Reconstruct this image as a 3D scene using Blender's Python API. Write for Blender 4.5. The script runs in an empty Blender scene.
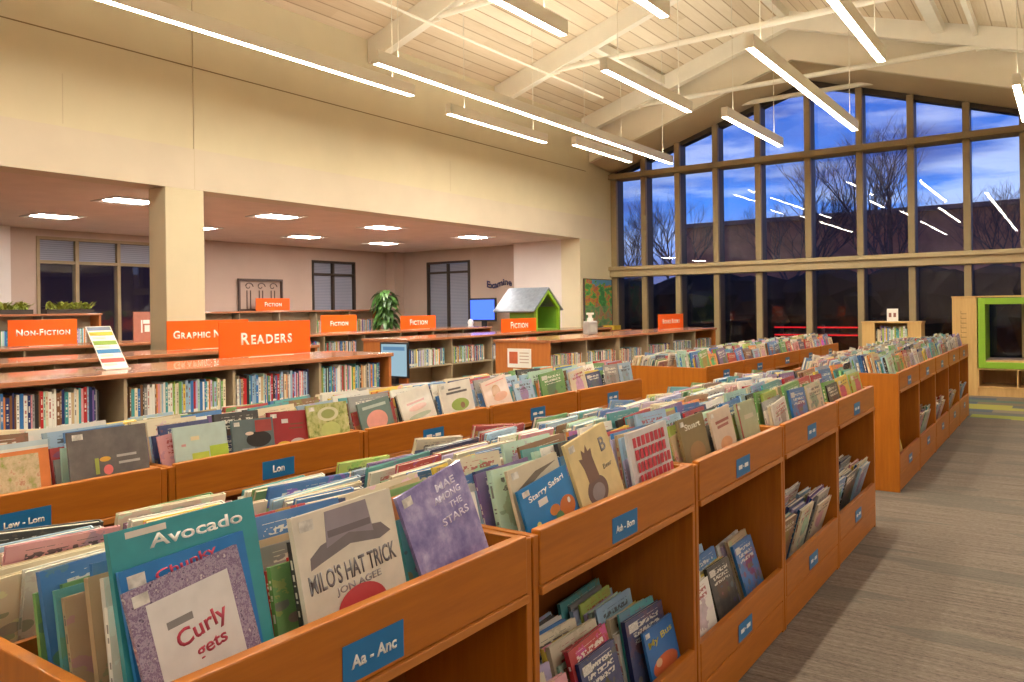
import bpy, bmesh, math, random
import numpy as np
from mathutils import Matrix, Vector, Euler

random.seed(11)
R = math.radians
C = bpy.context.scene.collection
scene = bpy.context.scene

# ------------------------------------------------------------------ helpers
def link(o, parent=None):
    C.objects.link(o)
    if parent: o.parent = parent
    return o

def tag(o, label=None, cat=None, group=None, kind=None):
    if label: o['label'] = label
    if cat: o['category'] = cat
    if group: o['group'] = group
    if kind: o['kind'] = kind
    return o

def empty(name, loc=(0, 0, 0), rz=0):
    o = bpy.data.objects.new(name, None)
    o.empty_display_size = .1
    o.location = loc; o.rotation_euler = (0, 0, rz)
    return link(o)

def obj(name, bm, mat, parent=None, bevel=0, smooth=False, loc=None):
    me = bpy.data.meshes.new(name)
    bmesh.ops.recalc_face_normals(bm, faces=bm.faces[:])
    bm.to_mesh(me); bm.free()
    if smooth:
        for p in me.polygons: p.use_smooth = True
    me.materials.append(mat)
    o = bpy.data.objects.new(name, me)
    if loc: o.location = loc
    link(o, parent)
    if bevel:
        m = o.modifiers.new('bevel', 'BEVEL'); m.width = bevel; m.segments = 2; m.limit_method = 'ANGLE'
    return o

def struct(name, bm, mat, parent=None, **k):
    o = obj(name, bm, mat, parent, **k)
    if not parent: o['kind'] = 'structure'
    return o

def B(*boxes):
    bm = bmesh.new()
    for b in boxes: addbox(bm, *b)
    return bm

def addbox(bm, x0, x1, y0, y1, z0, z1):
    v = [bm.verts.new((x, y, z)) for x in (x0, x1) for y in (y0, y1) for z in (z0, z1)]
    for f in ((0, 1, 3, 2), (4, 6, 7, 5), (0, 4, 5, 1), (2, 3, 7, 6), (0, 2, 6, 4), (1, 5, 7, 3)):
        bm.faces.new([v[i] for i in f])
    return v

def addprism(bm, pts, axis, a, b):
    """polygon pts in the plane perpendicular to axis, extruded from a to b"""
    def P(p, t):
        if axis == 'y': return (p[0], t, p[1])
        if axis == 'x': return (t, p[0], p[1])
        return (p[0], p[1], t)
    A = [bm.verts.new(P(p, a)) for p in pts]; Bv = [bm.verts.new(P(p, b)) for p in pts]
    bm.faces.new(A); bm.faces.new(Bv[::-1])
    n = len(pts)
    for i in range(n):
        bm.faces.new((A[i], Bv[i], Bv[(i + 1) % n], A[(i + 1) % n]))

def prism(pts, axis, a, b):
    bm = bmesh.new(); addprism(bm, pts, axis, a, b); return bm

def addtube(bm, pts, radii, n=6, cap=True):
    rings = []
    for i, p in enumerate(pts):
        p = Vector(p)
        d = (Vector(pts[min(i + 1, len(pts) - 1)]) - Vector(pts[max(i - 1, 0)])).normalized()
        a = d.orthogonal().normalized() if abs(d.z) > .98 else d.cross(Vector((0, 0, 1))).normalized()
        b = d.cross(a)
        r = radii[i] if isinstance(radii, (list, tuple)) else radii
        rings.append([bm.verts.new(p + (a * math.cos(t) + b * math.sin(t)) * r) for t in [2 * math.pi * k / n for k in range(n)]])
    for q, s in zip(rings, rings[1:]):
        for k in range(n):
            bm.faces.new((q[k], q[(k + 1) % n], s[(k + 1) % n], s[k]))
    if cap:
        bm.faces.new(rings[0][::-1]); bm.faces.new(rings[-1])

def tube(pts, r, n=8):
    bm = bmesh.new(); addtube(bm, pts, r, n); return bm

def lathe(prof, n=20):
    bm = bmesh.new(); rings = []
    for r, z in prof:
        rings.append([bm.verts.new((max(r, 1e-4) * math.cos(2 * math.pi * k / n), max(r, 1e-4) * math.sin(2 * math.pi * k / n), z)) for k in range(n)])
    for q, s in zip(rings, rings[1:]):
        for k in range(n): bm.faces.new((q[k], q[(k + 1) % n], s[(k + 1) % n], s[k]))
    bm.faces.new(rings[0][::-1]); bm.faces.new(rings[-1])
    return bm

def copy_tree(o, parent=None):
    c = o.copy(); C.objects.link(c)
    if parent: c.parent = parent
    for ch in list(o.children): copy_tree(ch, c)
    return c

def ordw(n):
    w = ['first', 'second', 'third', 'fourth', 'fifth', 'sixth', 'seventh', 'eighth', 'ninth', 'tenth', 'eleventh', 'twelfth',
         'thirteenth', 'fourteenth', 'fifteenth', 'sixteenth', 'seventeenth', 'eighteenth', 'nineteenth', 'twentieth']
    if n < len(w): return w[n]
    m = n + 1
    s = 'th' if 10 <= m % 100 <= 20 else {1: 'st', 2: 'nd', 3: 'rd'}.get(m % 10, 'th')
    return '%d%s' % (m, s)

# ------------------------------------------------------------------ materials
class NT:
    def __init__(s, m): s.t = m.node_tree; s.n = s.t.nodes; s.l = s.t.links
    def new(s, typ, **k):
        n = s.n.new(typ)
        for a, v in k.items(): setattr(n, a, v)
        return n
    def put(s, sock, v):
        if hasattr(v, 'is_linked') or isinstance(v, bpy.types.NodeSocket): s.l.new(v, sock)
        else: sock.default_value = v
    def math(s, op, a, b=0.0, c=None):
        n = s.new('ShaderNodeMath', operation=op)
        s.put(n.inputs[0], a); s.put(n.inputs[1], b)
        if c is not None: s.put(n.inputs[2], c)
        return n.outputs[0]
    def mix(s, f, a, b, mode='MIX'):
        n = s.new('ShaderNodeMix', data_type='RGBA', blend_type=mode)
        s.put(n.inputs[0], f); s.put(n.inputs[6], a); s.put(n.inputs[7], b)
        return n.outputs[2]
    def ramp(s, f, stops, interp='LINEAR'):
        n = s.new('ShaderNodeValToRGB'); r = n.color_ramp; r.interpolation = interp
        while len(r.elements) < len(stops): r.elements.new(.5)
        for e, (p, c) in zip(r.elements, stops): e.position = p; e.color = c if len(c) == 4 else (*c, 1)
        s.put(n.inputs[0], f); return n.outputs[0]
    def noise(s, vec=None, scale=5, detail=3, rough=.5):
        n = s.new('ShaderNodeTexNoise'); n.inputs['Scale'].default_value = scale; n.inputs['Detail'].default_value = detail
        n.inputs['Roughness'].default_value = rough
        if vec is not None: s.l.new(vec, n.inputs['Vector'])
        return n.outputs[0]
    def comb(s, x, y, z):
        n = s.new('ShaderNodeCombineXYZ'); s.put(n.inputs[0], x); s.put(n.inputs[1], y); s.put(n.inputs[2], z); return n.outputs[0]
    def coord(s, kind='Object', scale=(1, 1, 1)):
        t = s.new('ShaderNodeTexCoord'); m = s.new('ShaderNodeMapping'); m.inputs['Scale'].default_value = scale
        s.l.new(t.outputs[kind], m.inputs[0]); return m.outputs[0]

def mat(name, col=(.8, .8, .8), rough=.5, metal=0, coat=0, build=None, spec=.5):
    m = bpy.data.materials.new(name); m.use_nodes = True
    p = m.node_tree.nodes['Principled BSDF']
    p.inputs['Base Color'].default_value = (*col, 1); p.inputs['Roughness'].default_value = rough
    p.inputs['Metallic'].default_value = metal; p.inputs['Coat Weight'].default_value = coat
    p.inputs['Specular IOR Level'].default_value = spec
    if build:
        t = NT(m); c = build(t, p)
        if c is not None: t.l.new(c, p.inputs['Base Color'])
    return m

def noisy(col, amt=.12, scale=6):
    """a paint with slight mottling"""
    def f(t, p):
        n = t.noise(t.coord('Object'), scale, 4)
        a = tuple(c * (1 - amt) for c in col) + (1,); b = tuple(min(1, c * (1 + amt)) for c in col) + (1,)
        return t.ramp(n, [(.3, a), (.7, b)])
    return f

def emit(name, col, strength):
    m = bpy.data.materials.new(name); m.use_nodes = True; t = NT(m)
    e = t.new('ShaderNodeEmission'); e.inputs[0].default_value = (*col, 1); e.inputs[1].default_value = strength
    t.l.new(e.outputs[0], t.n['Material Output'].inputs[0]); t.n.remove(t.n['Principled BSDF'])
    return m

def wood(name, dark, light, scale, rough=.42, coat=.08):
    def f(t, p):
        v = t.coord('Object', scale)
        n = t.noise(v, 3.0, 6, .6)
        n2 = t.noise(t.coord('Object', (1.3, 1.3, 1.3)), 1.5, 2)
        c = t.ramp(n, [(.3, dark), (.72, light)])
        return t.mix(t.math('MULTIPLY', n2, .25), c, (*dark, 1))
    return mat(name, light, rough, coat=coat, build=f)

M = {}
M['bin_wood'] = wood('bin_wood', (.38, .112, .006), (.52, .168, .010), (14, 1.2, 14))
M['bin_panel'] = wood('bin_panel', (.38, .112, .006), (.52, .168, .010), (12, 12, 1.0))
M['bin_wood_shaded'] = wood('bin_wood_shaded', (.20, .055, .006), (.28, .08, .009), (12, 12, 1.0))  # bin wood with the shade of the bin interior put into its colour
M['edge_wood'] = wood('edge_wood', (.42, .145, .022), (.55, .20, .035), (20, 1.5, 20))
M['case_top'] = wood('case_top', (.38, .15, .07), (.52, .22, .105), (10, .9, 10), .22, .35)
M['case_end'] = wood('case_end', (.47, .15, .035), (.60, .21, .05), (9, 9, .8))
M['maple'] = wood('maple', (.55, .33, .12), (.68, .44, .18), (9, 9, .9), .4)
M['shelf_metal'] = mat('shelf_metal', (.42, .33, .22), .45, build=noisy((.42, .33, .22), .08))
M['wall'] = mat('wall_paint', (.68, .605, .43), .85, build=noisy((.68, .605, .43), .03, 2))
M['header'] = mat('header_tone', (.66, .575, .46), .85, build=noisy((.66, .575, .46), .03, 2))  # slightly pinker than the wall above
M['plaster'] = mat('plaster_paint', (.78, .70, .56), .85, build=noisy((.78, .70, .56), .03, 2))
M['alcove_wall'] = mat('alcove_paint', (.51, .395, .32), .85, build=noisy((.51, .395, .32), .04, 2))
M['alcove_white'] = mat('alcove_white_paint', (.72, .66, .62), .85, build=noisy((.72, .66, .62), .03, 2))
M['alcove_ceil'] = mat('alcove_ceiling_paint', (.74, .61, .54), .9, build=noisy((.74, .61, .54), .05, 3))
M['joint_light'] = mat('reveal_gap_light', (.60, .51, .36), .9)
M['joint'] = mat('reveal_shadow_gap', (.25, .18, .09), .9)
M['beam'] = mat('white_steel_paint', (.86, .82, .72), .5, build=noisy((.86, .82, .72), .03, 4))
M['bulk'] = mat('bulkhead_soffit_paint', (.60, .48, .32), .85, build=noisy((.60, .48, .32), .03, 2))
M['mullion'] = mat('bronze_paint', (.33, .25, .135), .5, build=noisy((.33, .25, .135), .06, 6))
M['transom'] = mat('tan_steel_paint', (.46, .36, .21), .5, build=noisy((.46, .36, .21), .05, 6))
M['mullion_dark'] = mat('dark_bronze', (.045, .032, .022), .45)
M['lamp_body'] = mat('lamp_body_paint', (.86, .82, .72), .4)
M['lamp'] = emit('lamp_diffuser', (1, .91, .73), 30)
M['lamp_up'] = emit('lamp_uplight', (1, .92, .74), 11)
M['troffer'] = emit('troffer_diffuser', (1, .90, .82), 42)
M['troffer_fill'] = emit('fill_diffuser', (1, .90, .78), 7)
M['white'] = mat('white_plastic', (.8, .79, .76), .4)
M['white_matte'] = mat('white_print', (.85, .84, .80), .6)
M['cable'] = mat('cable_steel', (.75, .70, .58), .4)
M['orange'] = mat('orange_acrylic', (.93, .14, .012), .3, build=noisy((.93, .14, .012), .03, 2))
M['label_blue'] = mat('blue_label_card', (.012, .17, .42), .35, build=noisy((.012, .17, .42), .05, 5))
M['page'] = mat('book_pages', (.78, .72, .58), .8, build=lambda t, p: t.ramp(t.noise(t.coord('Object', (40, 2, 1)), 4, 2), [(.35, (.62, .55, .42)), (.65, (.84, .79, .66))]))
M['sticker'] = mat('call_sticker', (.72, .70, .64), .5, build=noisy((.68, .66, .60), .3, 60))
M['black'] = mat('black_plastic', (.02, .02, .022), .4)
M['metal_dark'] = mat('wrought_metal', (.10, .07, .06), .5)
M['green'] = mat('lime_lacquer', (.25, .46, .03), .4, build=noisy((.25, .46, .03), .06, 4))
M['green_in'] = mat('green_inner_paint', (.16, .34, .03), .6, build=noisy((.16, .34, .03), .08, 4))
M['leaf'] = mat('plant_leaf', (.05, .14, .03), .4, build=noisy((.06, .15, .03), .5, 12))
M['leaf_light'] = mat('plant_leaf_light', (.38, .45, .08), .5, build=noisy((.36, .42, .07), .4, 20))
M['pot'] = mat('terracotta_pot', (.25, .12, .07), .7)
M['silver'] = mat('brushed_silver', (.45, .45, .45), .35, .3)
M['acrylic'] = mat('clear_acrylic_base', (.75, .72, .68), .15)
M['roof_metal'] = mat('galvanised_sheet', (.42, .48, .55), .35, .3, build=noisy((.24, .29, .36), .15, 14))

def glass(name, tint, boost):
    m = bpy.data.materials.new(name); m.use_nodes = True; t = NT(m); t.n.remove(t.n['Principled BSDF'])
    tr = t.new('ShaderNodeBsdfTransparent'); tr.inputs[0].default_value = (*tint, 1)
    gl = t.new('ShaderNodeBsdfGlossy'); gl.inputs['Roughness'].default_value = .0; gl.inputs[0].default_value = (1, 1, 1, 1)
    fr = t.new('ShaderNodeFresnel'); fr.inputs[0].default_value = 1.5
    mx = t.new('ShaderNodeMixShader'); t.l.new(t.math('MULTIPLY', fr.outputs[0], boost), mx.inputs[0])
    t.l.new(tr.outputs[0], mx.inputs[1]); t.l.new(gl.outputs[0], mx.inputs[2]); t.l.new(mx.outputs[0], t.n['Material Output'].inputs[0])
    return m
M['glass'] = glass('window_glass', (.88, .90, .94), .85)
def m_blind(t, p):
    w = t.new('ShaderNodeTexWave', wave_type='BANDS', bands_direction='Z'); w.inputs['Scale'].default_value = 9
    t.l.new(t.coord('Object'), w.inputs['Vector'])
    return t.ramp(w.outputs[0], [(.2, (.22, .235, .29)), (.8, (.31, .33, .41))])
M['blind'] = mat('window_blind', (.2, .22, .26), .7, build=m_blind)

def m_deck(t, p):
    v = t.coord('Object')
    s = t.new('ShaderNodeSeparateXYZ'); t.l.new(v, s.inputs[0])
    u = t.math('MULTIPLY', s.outputs[0], 5.2)
    fr = t.math('FRACT', u); fl = t.math('FLOOR', u)
    ln = t.math('LESS_THAN', fr, .10)
    row = t.new('ShaderNodeTexWhiteNoise', noise_dimensions='2D')
    t.l.new(t.comb(fl, t.math('FLOOR', t.math('MULTIPLY_ADD', s.outputs[1], .35, t.math('MULTIPLY', fl, .37))), 0), row.inputs[0])
    g = t.noise(t.coord('Object', (12, .8, 12)), 4, 4)
    c = t.ramp(t.math('MULTIPLY_ADD', g, .5, t.math('MULTIPLY', row.outputs[0], .5)), [(.2, (.70, .58, .42)), (.8, (.87, .77, .62))])
    return t.mix(ln, c, (.50, .38, .25, 1))
M['deck'] = mat('roof_deck_planks', (.7, .55, .38), .7, build=m_deck)

def m_carpet(t, p):
    v = t.coord('Object'); s = t.new('ShaderNodeSeparateXYZ'); t.l.new(v, s.inputs[0])
    stripes = t.noise(t.coord('Object', (1.6, 46, 1)), 1.0, 2, .7)
    fine = t.noise(t.coord('Object', (34, 150, 1)), 1.0, 3, .8)
    patch = t.noise(t.coord('Object', (.55, 2.6, 1)), 1.2, 2)
    base = t.ramp(t.math('MULTIPLY_ADD', fine, .62, t.math('MULTIPLY', stripes, .40)),
                  [(.34, (.085, .064, .048)), (.50, (.18, .145, .115)), (.68, (.29, .245, .20))])
    base = t.mix(t.math('MULTIPLY', t.math('GREATER_THAN', patch, .56), .45), base, (.12, .115, .095, 1))
    # coloured inlay tiles in front of the window seat
    ty = t.math('FLOOR', t.math('MULTIPLY', s.outputs[1], 3.3)); tx = t.math('FLOOR', t.math('MULTIPLY_ADD', s.outputs[0], .9, t.math('MULTIPLY', ty, .41)))
    wn = t.new('ShaderNodeTexWhiteNoise', noise_dimensions='2D'); t.l.new(t.comb(tx, ty, 0), wn.inputs[0])
    pal = t.ramp(wn.outputs[0], [(0, (.045, .09, .16)), (.22, (.30, .36, .04)), (.40, (.08, .16, .13)), (.52, (.20, .155, .11)), (.66, (.40, .38, .05)), (.80, (.10, .12, .13)), (.92, (.24, .19, .14))], 'CONSTANT')
    pal = t.mix(.5, pal, base); pal = t.mix(.25, pal, t.ramp(wn.outputs[0], [(0, (.06, .11, .19)), (.22, (.34, .40, .05)), (.40, (.10, .19, .16)), (.52, (.22, .17, .12)), (.66, (.44, .42, .06)), (.80, (.12, .14, .15)), (.92, (.26, .21, .16))], 'CONSTANT'))
    far = t.math('GREATER_THAN', s.outputs[1], 11.75)
    return t.mix(far, base, pal)
M['carpet'] = mat('striped_carpet', (.2, .16, .11), .95, build=m_carpet, spec=.1)

def cover_nodes(t, p, col, rnd):
    uv = t.new('ShaderNodeUVMap'); uv.uv_map = 'UVMap'
    s = t.new('ShaderNodeSeparateXYZ'); t.l.new(uv.outputs[0], s.inputs[0]); u, v = s.outputs[0], s.outputs[1]
    r2 = t.math('FRACT', t.math('MULTIPLY', rnd, 17.13)); r3 = t.math('FRACT', t.math('MULTIPLY', rnd, 41.7)); r4 = t.math('FRACT', t.math('MULTIPLY', rnd, 97.3))
    hs = t.new('ShaderNodeHueSaturation'); t.l.new(col, hs.inputs['Color'])
    t.l.new(t.math('MULTIPLY_ADD', r2, .7, .15), hs.inputs['Hue']); hs.inputs['Saturation'].default_value = 1.15
    t.l.new(t.math('MULTIPLY_ADD', r3, 1.1, .45), hs.inputs['Value'])
    acc = t.mix(.18, hs.outputs[0], (.6, .35, .2, 1))
    off = t.math('MULTIPLY', rnd, 50.0)
    paint = t.noise(t.comb(t.math('MULTIPLY', u, 3.2), t.math('MULTIPLY', v, 4.0), off), 1.0, 4, .6)
    base = t.mix(t.math('MULTIPLY', t.math('GREATER_THAN', paint, .58), .5), col, acc)
    pn2 = t.noise(t.comb(t.math('MULTIPLY', u, 6), t.math('MULTIPLY', v, 7), t.math('ADD', off, 9)), 1.0, 3, .6)
    base = t.mix(t.math('MULTIPLY', pn2, .12), base, (.92, .90, .82, 1))
    # picture: an irregular blot in the accent colour
    du = t.math('SUBTRACT', u, t.math('MULTIPLY_ADD', r4, .3, .35)); dv = t.math('SUBTRACT', v, t.math('MULTIPLY_ADD', r2, .14, .54))
    d = t.math('SQRT', t.math('ADD', t.math('MULTIPLY', du, du), t.math('MULTIPLY', dv, dv)))
    d = t.math('SUBTRACT', d, t.math('MULTIPLY', t.math('SUBTRACT', paint, .5), .5))
    blob = t.math('LESS_THAN', d, t.math('MULTIPLY_ADD', r3, .12, .16))
    base = t.mix(blob, base, t.mix(t.math('MULTIPLY', pn2, .6), acc, (.1, .07, .06, 1)))
    vo = t.new('ShaderNodeTexVoronoi'); vo.inputs['Scale'].default_value = 1.0
    t.l.new(t.comb(t.math('MULTIPLY', u, 5.0), t.math('MULTIPLY', v, 6.5), off), vo.inputs['Vector'])
    spots = t.math('MULTIPLY', t.math('LESS_THAN', vo.outputs['Distance'], t.math('MULTIPLY_ADD', paint, .5, .08)), t.math('LESS_THAN', v, t.math('MULTIPLY_ADD', r4, .25, .58)))
    spots = t.math('MULTIPLY', spots, t.math('MULTIPLY', t.math('GREATER_THAN', v, .2), t.math('GREATER_THAN', r2, .3)))
    scol = t.mix(.55, vo.outputs['Color'], acc)
    base = t.mix(t.math('MULTIPLY', spots, .75), base, t.mix(.5, scol, (.12, .07, .05, 1), 'MULTIPLY'))
    # title lines
    rows = t.math('MULTIPLY', v, 12.0); fl = t.math('FLOOR', rows); fr = t.math('FRACT', rows)
    tn = t.noise(t.comb(t.math('MULTIPLY', u, 17), t.math('MULTIPLY_ADD', v, 30.0, t.math('MULTIPLY', fl, 7.3)), off), 1.0, 1)
    m1 = t.math('MULTIPLY', t.math('GREATER_THAN', tn, .47), t.math('MULTIPLY', t.math('GREATER_THAN', fr, .22), t.math('LESS_THAN', fr, .85)))
    m2 = t.math('MULTIPLY', t.math('MULTIPLY', t.math('GREATER_THAN', v, t.math('MULTIPLY_ADD', r3, .14, .66)), t.math('LESS_THAN', v, .94)), t.math('MULTIPLY', t.math('GREATER_THAN', u, .16), t.math('LESS_THAN', u, .86)))
    tm = t.math('MULTIPLY', m1, m2)
    bw = t.new('ShaderNodeRGBToBW'); t.l.new(col, bw.inputs[0])
    tcol = t.mix(t.math('GREATER_THAN', bw.outputs[0], .33), (.86, .83, .72, 1), t.mix(t.math('GREATER_THAN', r4, .55), (.08, .07, .08, 1), (.42, .05, .05, 1)))
    face = t.mix(t.math('MULTIPLY', tm, .85), base, tcol)
    # spine (u >= 2): lettering and a white call sticker low down
    sn = t.noise(t.comb(off, t.math('MULTIPLY', v, 16), 3.0), 1.0, 1)
    sm = t.math('MULTIPLY', t.math('GREATER_THAN', sn, .5), t.math('MULTIPLY', t.math('GREATER_THAN', v, .36), t.math('LESS_THAN', v, .88)))
    su = t.math('FRACT', u); smid = t.math('MULTIPLY', t.math('GREATER_THAN', su, .28), t.math('LESS_THAN', su, .72))
    sp = t.mix(t.math('MULTIPLY', t.math('MULTIPLY', sm, smid), t.math('MULTIPLY', t.math('GREATER_THAN', r3, .45), .8)), col, tcol)
    st = t.math('MULTIPLY', t.math('GREATER_THAN', v, .06), t.math('LESS_THAN', v, .20))
    sp = t.mix(t.math('MULTIPLY', st, t.math('GREATER_THAN', r4, .55)), sp, (.8, .78, .72, 1))
    isp = t.math('GREATER_THAN', u, 1.5)
    return t.mix(isp, face, sp)

def m_cover_obj(t, p):
    o = t.new('ShaderNodeObjectInfo'); return cover_nodes(t, p, o.outputs['Color'], o.outputs['Random'])
def m_cover_att(t, p):
    a = t.new('ShaderNodeAttribute', attribute_name='book_colour'); return cover_nodes(t, p, a.outputs['Color'], a.outputs['Alpha'])
M['cover'] = mat('book_cover', (.5, .5, .5), .32, coat=.25, build=m_cover_obj)
M['cover_mass'] = mat('book_cover_mass', (.5, .5, .5), .32, coat=.25, build=m_cover_att)

flatcache = {}
def flat(col, rough=.35, coat=.2):
    k = (tuple(round(c, 3) for c in col), rough)
    if k not in flatcache:
        flatcache[k] = mat('print_%d' % len(flatcache), col, rough, coat=coat, build=noisy(col, .08, 18))
    return flatcache[k]

# ------------------------------------------------------------------ text
def text_bm(s, height=None, width=None, bold=0.012, depth=.0006, smallcaps=False, align='CENTER'):
    """lettering in the YZ plane facing +X, centred on the origin; returns a bmesh"""
    runs = []
    if smallcaps:
        for ch in s: runs.append((ch.upper(), 1.3 if ch.isupper() else 1.0))
    else: runs = [(s, 1.0)]
    bm = bmesh.new(); x = 0.0
    for ch, sz in runs:
        if ch == ' ': x += .35; continue
        cu = bpy.data.curves.new('lettering', 'FONT'); cu.body = ch; cu.size = sz; cu.offset = bold; cu.extrude = 0; cu.resolution_u = 3
        o = bpy.data.objects.new('lettering', cu); C.objects.link(o)
        bpy.context.view_layer.update()
        me = bpy.data.meshes.new_from_object(o.evaluated_get(bpy.context.evaluated_depsgraph_get()))
        bpy.data.objects.remove(o); bpy.data.curves.remove(cu)
        xs = [v.co.x for v in me.vertices]
        if not xs: continue
        w = max(xs)
        for v in me.vertices: v.co.x += x
        bm.from_mesh(me); bpy.data.meshes.remove(me)
        x += w + (.10 if smallcaps else 0)
    vs = bm.verts
    x0 = min(v.co.x for v in vs); x1 = max(v.co.x for v in vs); y0 = min(v.co.y for v in vs); y1 = max(v.co.y for v in vs)
    sx = sy = None
    if height: sy = height / (y1 - y0)
    if width: sx = width / (x1 - x0)
    sx = sx or sy; sy = sy or sx
    for v in vs:
        a = (v.co.x - (x0 + x1) / 2) * sx; b = (v.co.y - (y0 + y1) / 2) * sy
        v.co = (0, a, b)
    r = bmesh.ops.extrude_face_region(bm, geom=bm.faces[:])
    for e in r['geom']:
        if isinstance(e, bmesh.types.BMVert): e.co.x += depth
    return bm

# ------------------------------------------------------------------ layout constants (metres; camera over the origin, Y runs down the rows)
XW, YW, XR = -8.2, 15.5, .12          # wall with the opening, window wall, mirrored side
RIDGE_X, RIDGE_Z, EAVE_Z = -4.04, 6.65, 5.38
ALC_X, ALC_Z, ALC_Y = -13.82, 2.9, 14.45
Y0 = -4.0
def roof_z(x): return RIDGE_Z - abs(x - RIDGE_X) * (RIDGE_Z - EAVE_Z) / (RIDGE_X - XW)

# ------------------------------------------------------------------ camera
def make_camera():
    f, roll = 790.0, .0135
    c, s = math.cos(roll), math.sin(roll)
    px, py = 1072 - 512, 300 - 341
    xr = c * px - s * py; v0 = s * px + c * py
    th = math.atan2(xr, f)
    r0 = Vector((math.cos(th), math.sin(th), 0)); fw = Vector((-math.sin(th), math.cos(th), 0)); up0 = Vector((0, 0, 1))
    right = r0 * c - up0 * s; up = r0 * s + up0 * c
    cam = bpy.data.cameras.new('camera'); o = bpy.data.objects.new('camera', cam); C.objects.link(o)
    m = Matrix.Identity(4)
    for i in range(3):
        m[i][0] = right[i]; m[i][1] = up[i]; m[i][2] = -fw[i]
    m[2][3] = 1.5
    o.matrix_world = m
    cam.sensor_width = 36; cam.lens = f / 1024 * 36
    cam.shift_x = -(s * v0) / 1024; cam.shift_y = c * v0 / 1024
    cam.clip_start = .05; cam.clip_end = 400
    scene.camera = o
make_camera()

# ------------------------------------------------------------------ the shell
struct('floor', B((-14.2, 4.2, Y0, YW + .3, -.1, 0)), M['carpet'])
# wall with the long opening to the alcove
struct('wall_left', B((XW - .35, XW - .012, Y0, YW, 3.37, 5.5)), M['wall'])
struct('wall_left_header', B((XW - .35, XW, Y0, YW, 2.9, 3.369)), M['header'])
struct('wall_left_jamb', B((XW - .45, XW, 14.0, YW, 0, 2.899)), M['wall'])
for i, (a, b, c, d) in enumerate([(Y0, 14.3, 4.305, 4.318), (5.30, 5.307, 2.91, 5.3), (9.9, 9.906, 3.4, 3.9), (3.86, 3.866, 3.4, 3.9)]):
    struct('trim_%d' % (i + 1), B((XW - .0125, XW - .0095 if c > 3 else XW + .001, a, b, c, d)), M['joint'] if i == 0 else M['joint_light'])
for y in (4.96, -1.2):
    struct('column', B((XW - .34, XW - .001, y - .02, y + .46, 0, 2.9)), M['wall'], bevel=.008)
struct('ceiling_alcove', B((ALC_X - .2, XW - .35, Y0, ALC_Y + .2, ALC_Z, ALC_Z + .12)), M['alcove_ceil'])
# alcove back wall with window openings (y0,y1,z0,z1)
def wall_x(x0, x1, y0, y1, z0, z1, holes):
    bm = bmesh.new(); y = y0
    for a, b, c, d in sorted(holes):
        addbox(bm, x0, x1, y, a, z0, z1)
        if c > z0: addbox(bm, x0, x1, a, b, z0, c)
        addbox(bm, x0, x1, a, b, d, z1); y = b
    addbox(bm, x0, x1, y, y1, z0, z1); return bm
struct('wall_alcove_back', wall_x(ALC_X - .2, ALC_X, Y0, ALC_Y + .2, 0, ALC_Z, [(6.05, 8.75, .95, 2.78), (11.8, 13.1, .95, 2.62)]), M['alcove_wall'])
def wall_y(y0, y1, x0, x1, z0, z1, holes):
    bm = bmesh.new(); x = x0
    for a, b, c, d in sorted(holes):
        addbox(bm, x, a, y0, y1, z0, z1)
        if c > z0: addbox(bm, a, b, y0, y1, z0, c)
        addbox(bm, a, b, y0, y1, d, z1); x = b
    addbox(bm, x, x1, y0, y1, z0, z1); return bm
struct('wall_alcove_end', wall_y(ALC_Y, ALC_Y + .2, ALC_X - .2, XW - .45, 0, ALC_Z, [(-12.75, -11.42, .3, 2.62)]), M['alcove_wall'])
struct('wall_alcove_return', B((-9.9, XW - .45, 14.06, ALC_Y - .001, 0, ALC_Z)), M['alcove_white'])
struct('wall_pilaster', B((ALC_X + .001, ALC_X + .12, 4.6, 5.62, 0, ALC_Z - .001)), M['alcove_white'])
struct('column', B((ALC_X + .001, ALC_X + .3, ALC_Y - .32, ALC_Y - .001, 0, ALC_Z - .001)), M['alcove_wall'])
struct('wall_alcove_front', B((ALC_X - .2, XW, Y0 - .2, Y0, 0, 5.6)), M['alcove_wall'])
# right side, mirrored, mostly outside the frame
struct('wall_right_header', B((XR, XR + .3, Y0, YW, 2.9, 5.5)), M['wall'])
struct('ceiling_side', B((XR + .3, 4.2, Y0, YW, 2.9, 3.0)), M['alcove_ceil'])
struct('wall_right', B((4.0, 4.2, Y0, YW, 0, 2.9)), M['alcove_wall'])
bm = bmesh.new(); addbox(bm, XW, 4.2, Y0 - .2, Y0, 0, 2.9)
addprism(bm, [(XW, 2.9), (XR, 2.9), (XR, EAVE_Z), (RIDGE_X, RIDGE_Z), (XW, EAVE_Z)], 'y', Y0 - .2, Y0)
struct('wall_back', bm, M['alcove_wall'])
# roof deck: two slopes
sl = (RIDGE_Z - EAVE_Z)
struct('ceiling_slope_left', prism([(XW - .3, roof_z(XW - .3)), (RIDGE_X, RIDGE_Z), (RIDGE_X, RIDGE_Z + .15), (XW - .3, roof_z(XW - .3) + .15)], 'y', Y0, YW + .4), M['deck'])
struct('ceiling_slope_right', prism([(XR + .3, roof_z(XR + .3)), (RIDGE_X, RIDGE_Z), (RIDGE_X, RIDGE_Z + .15), (XR + .3, roof_z(XR + .3) + .15)], 'y', Y0, YW + .4), M['deck'])
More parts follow.
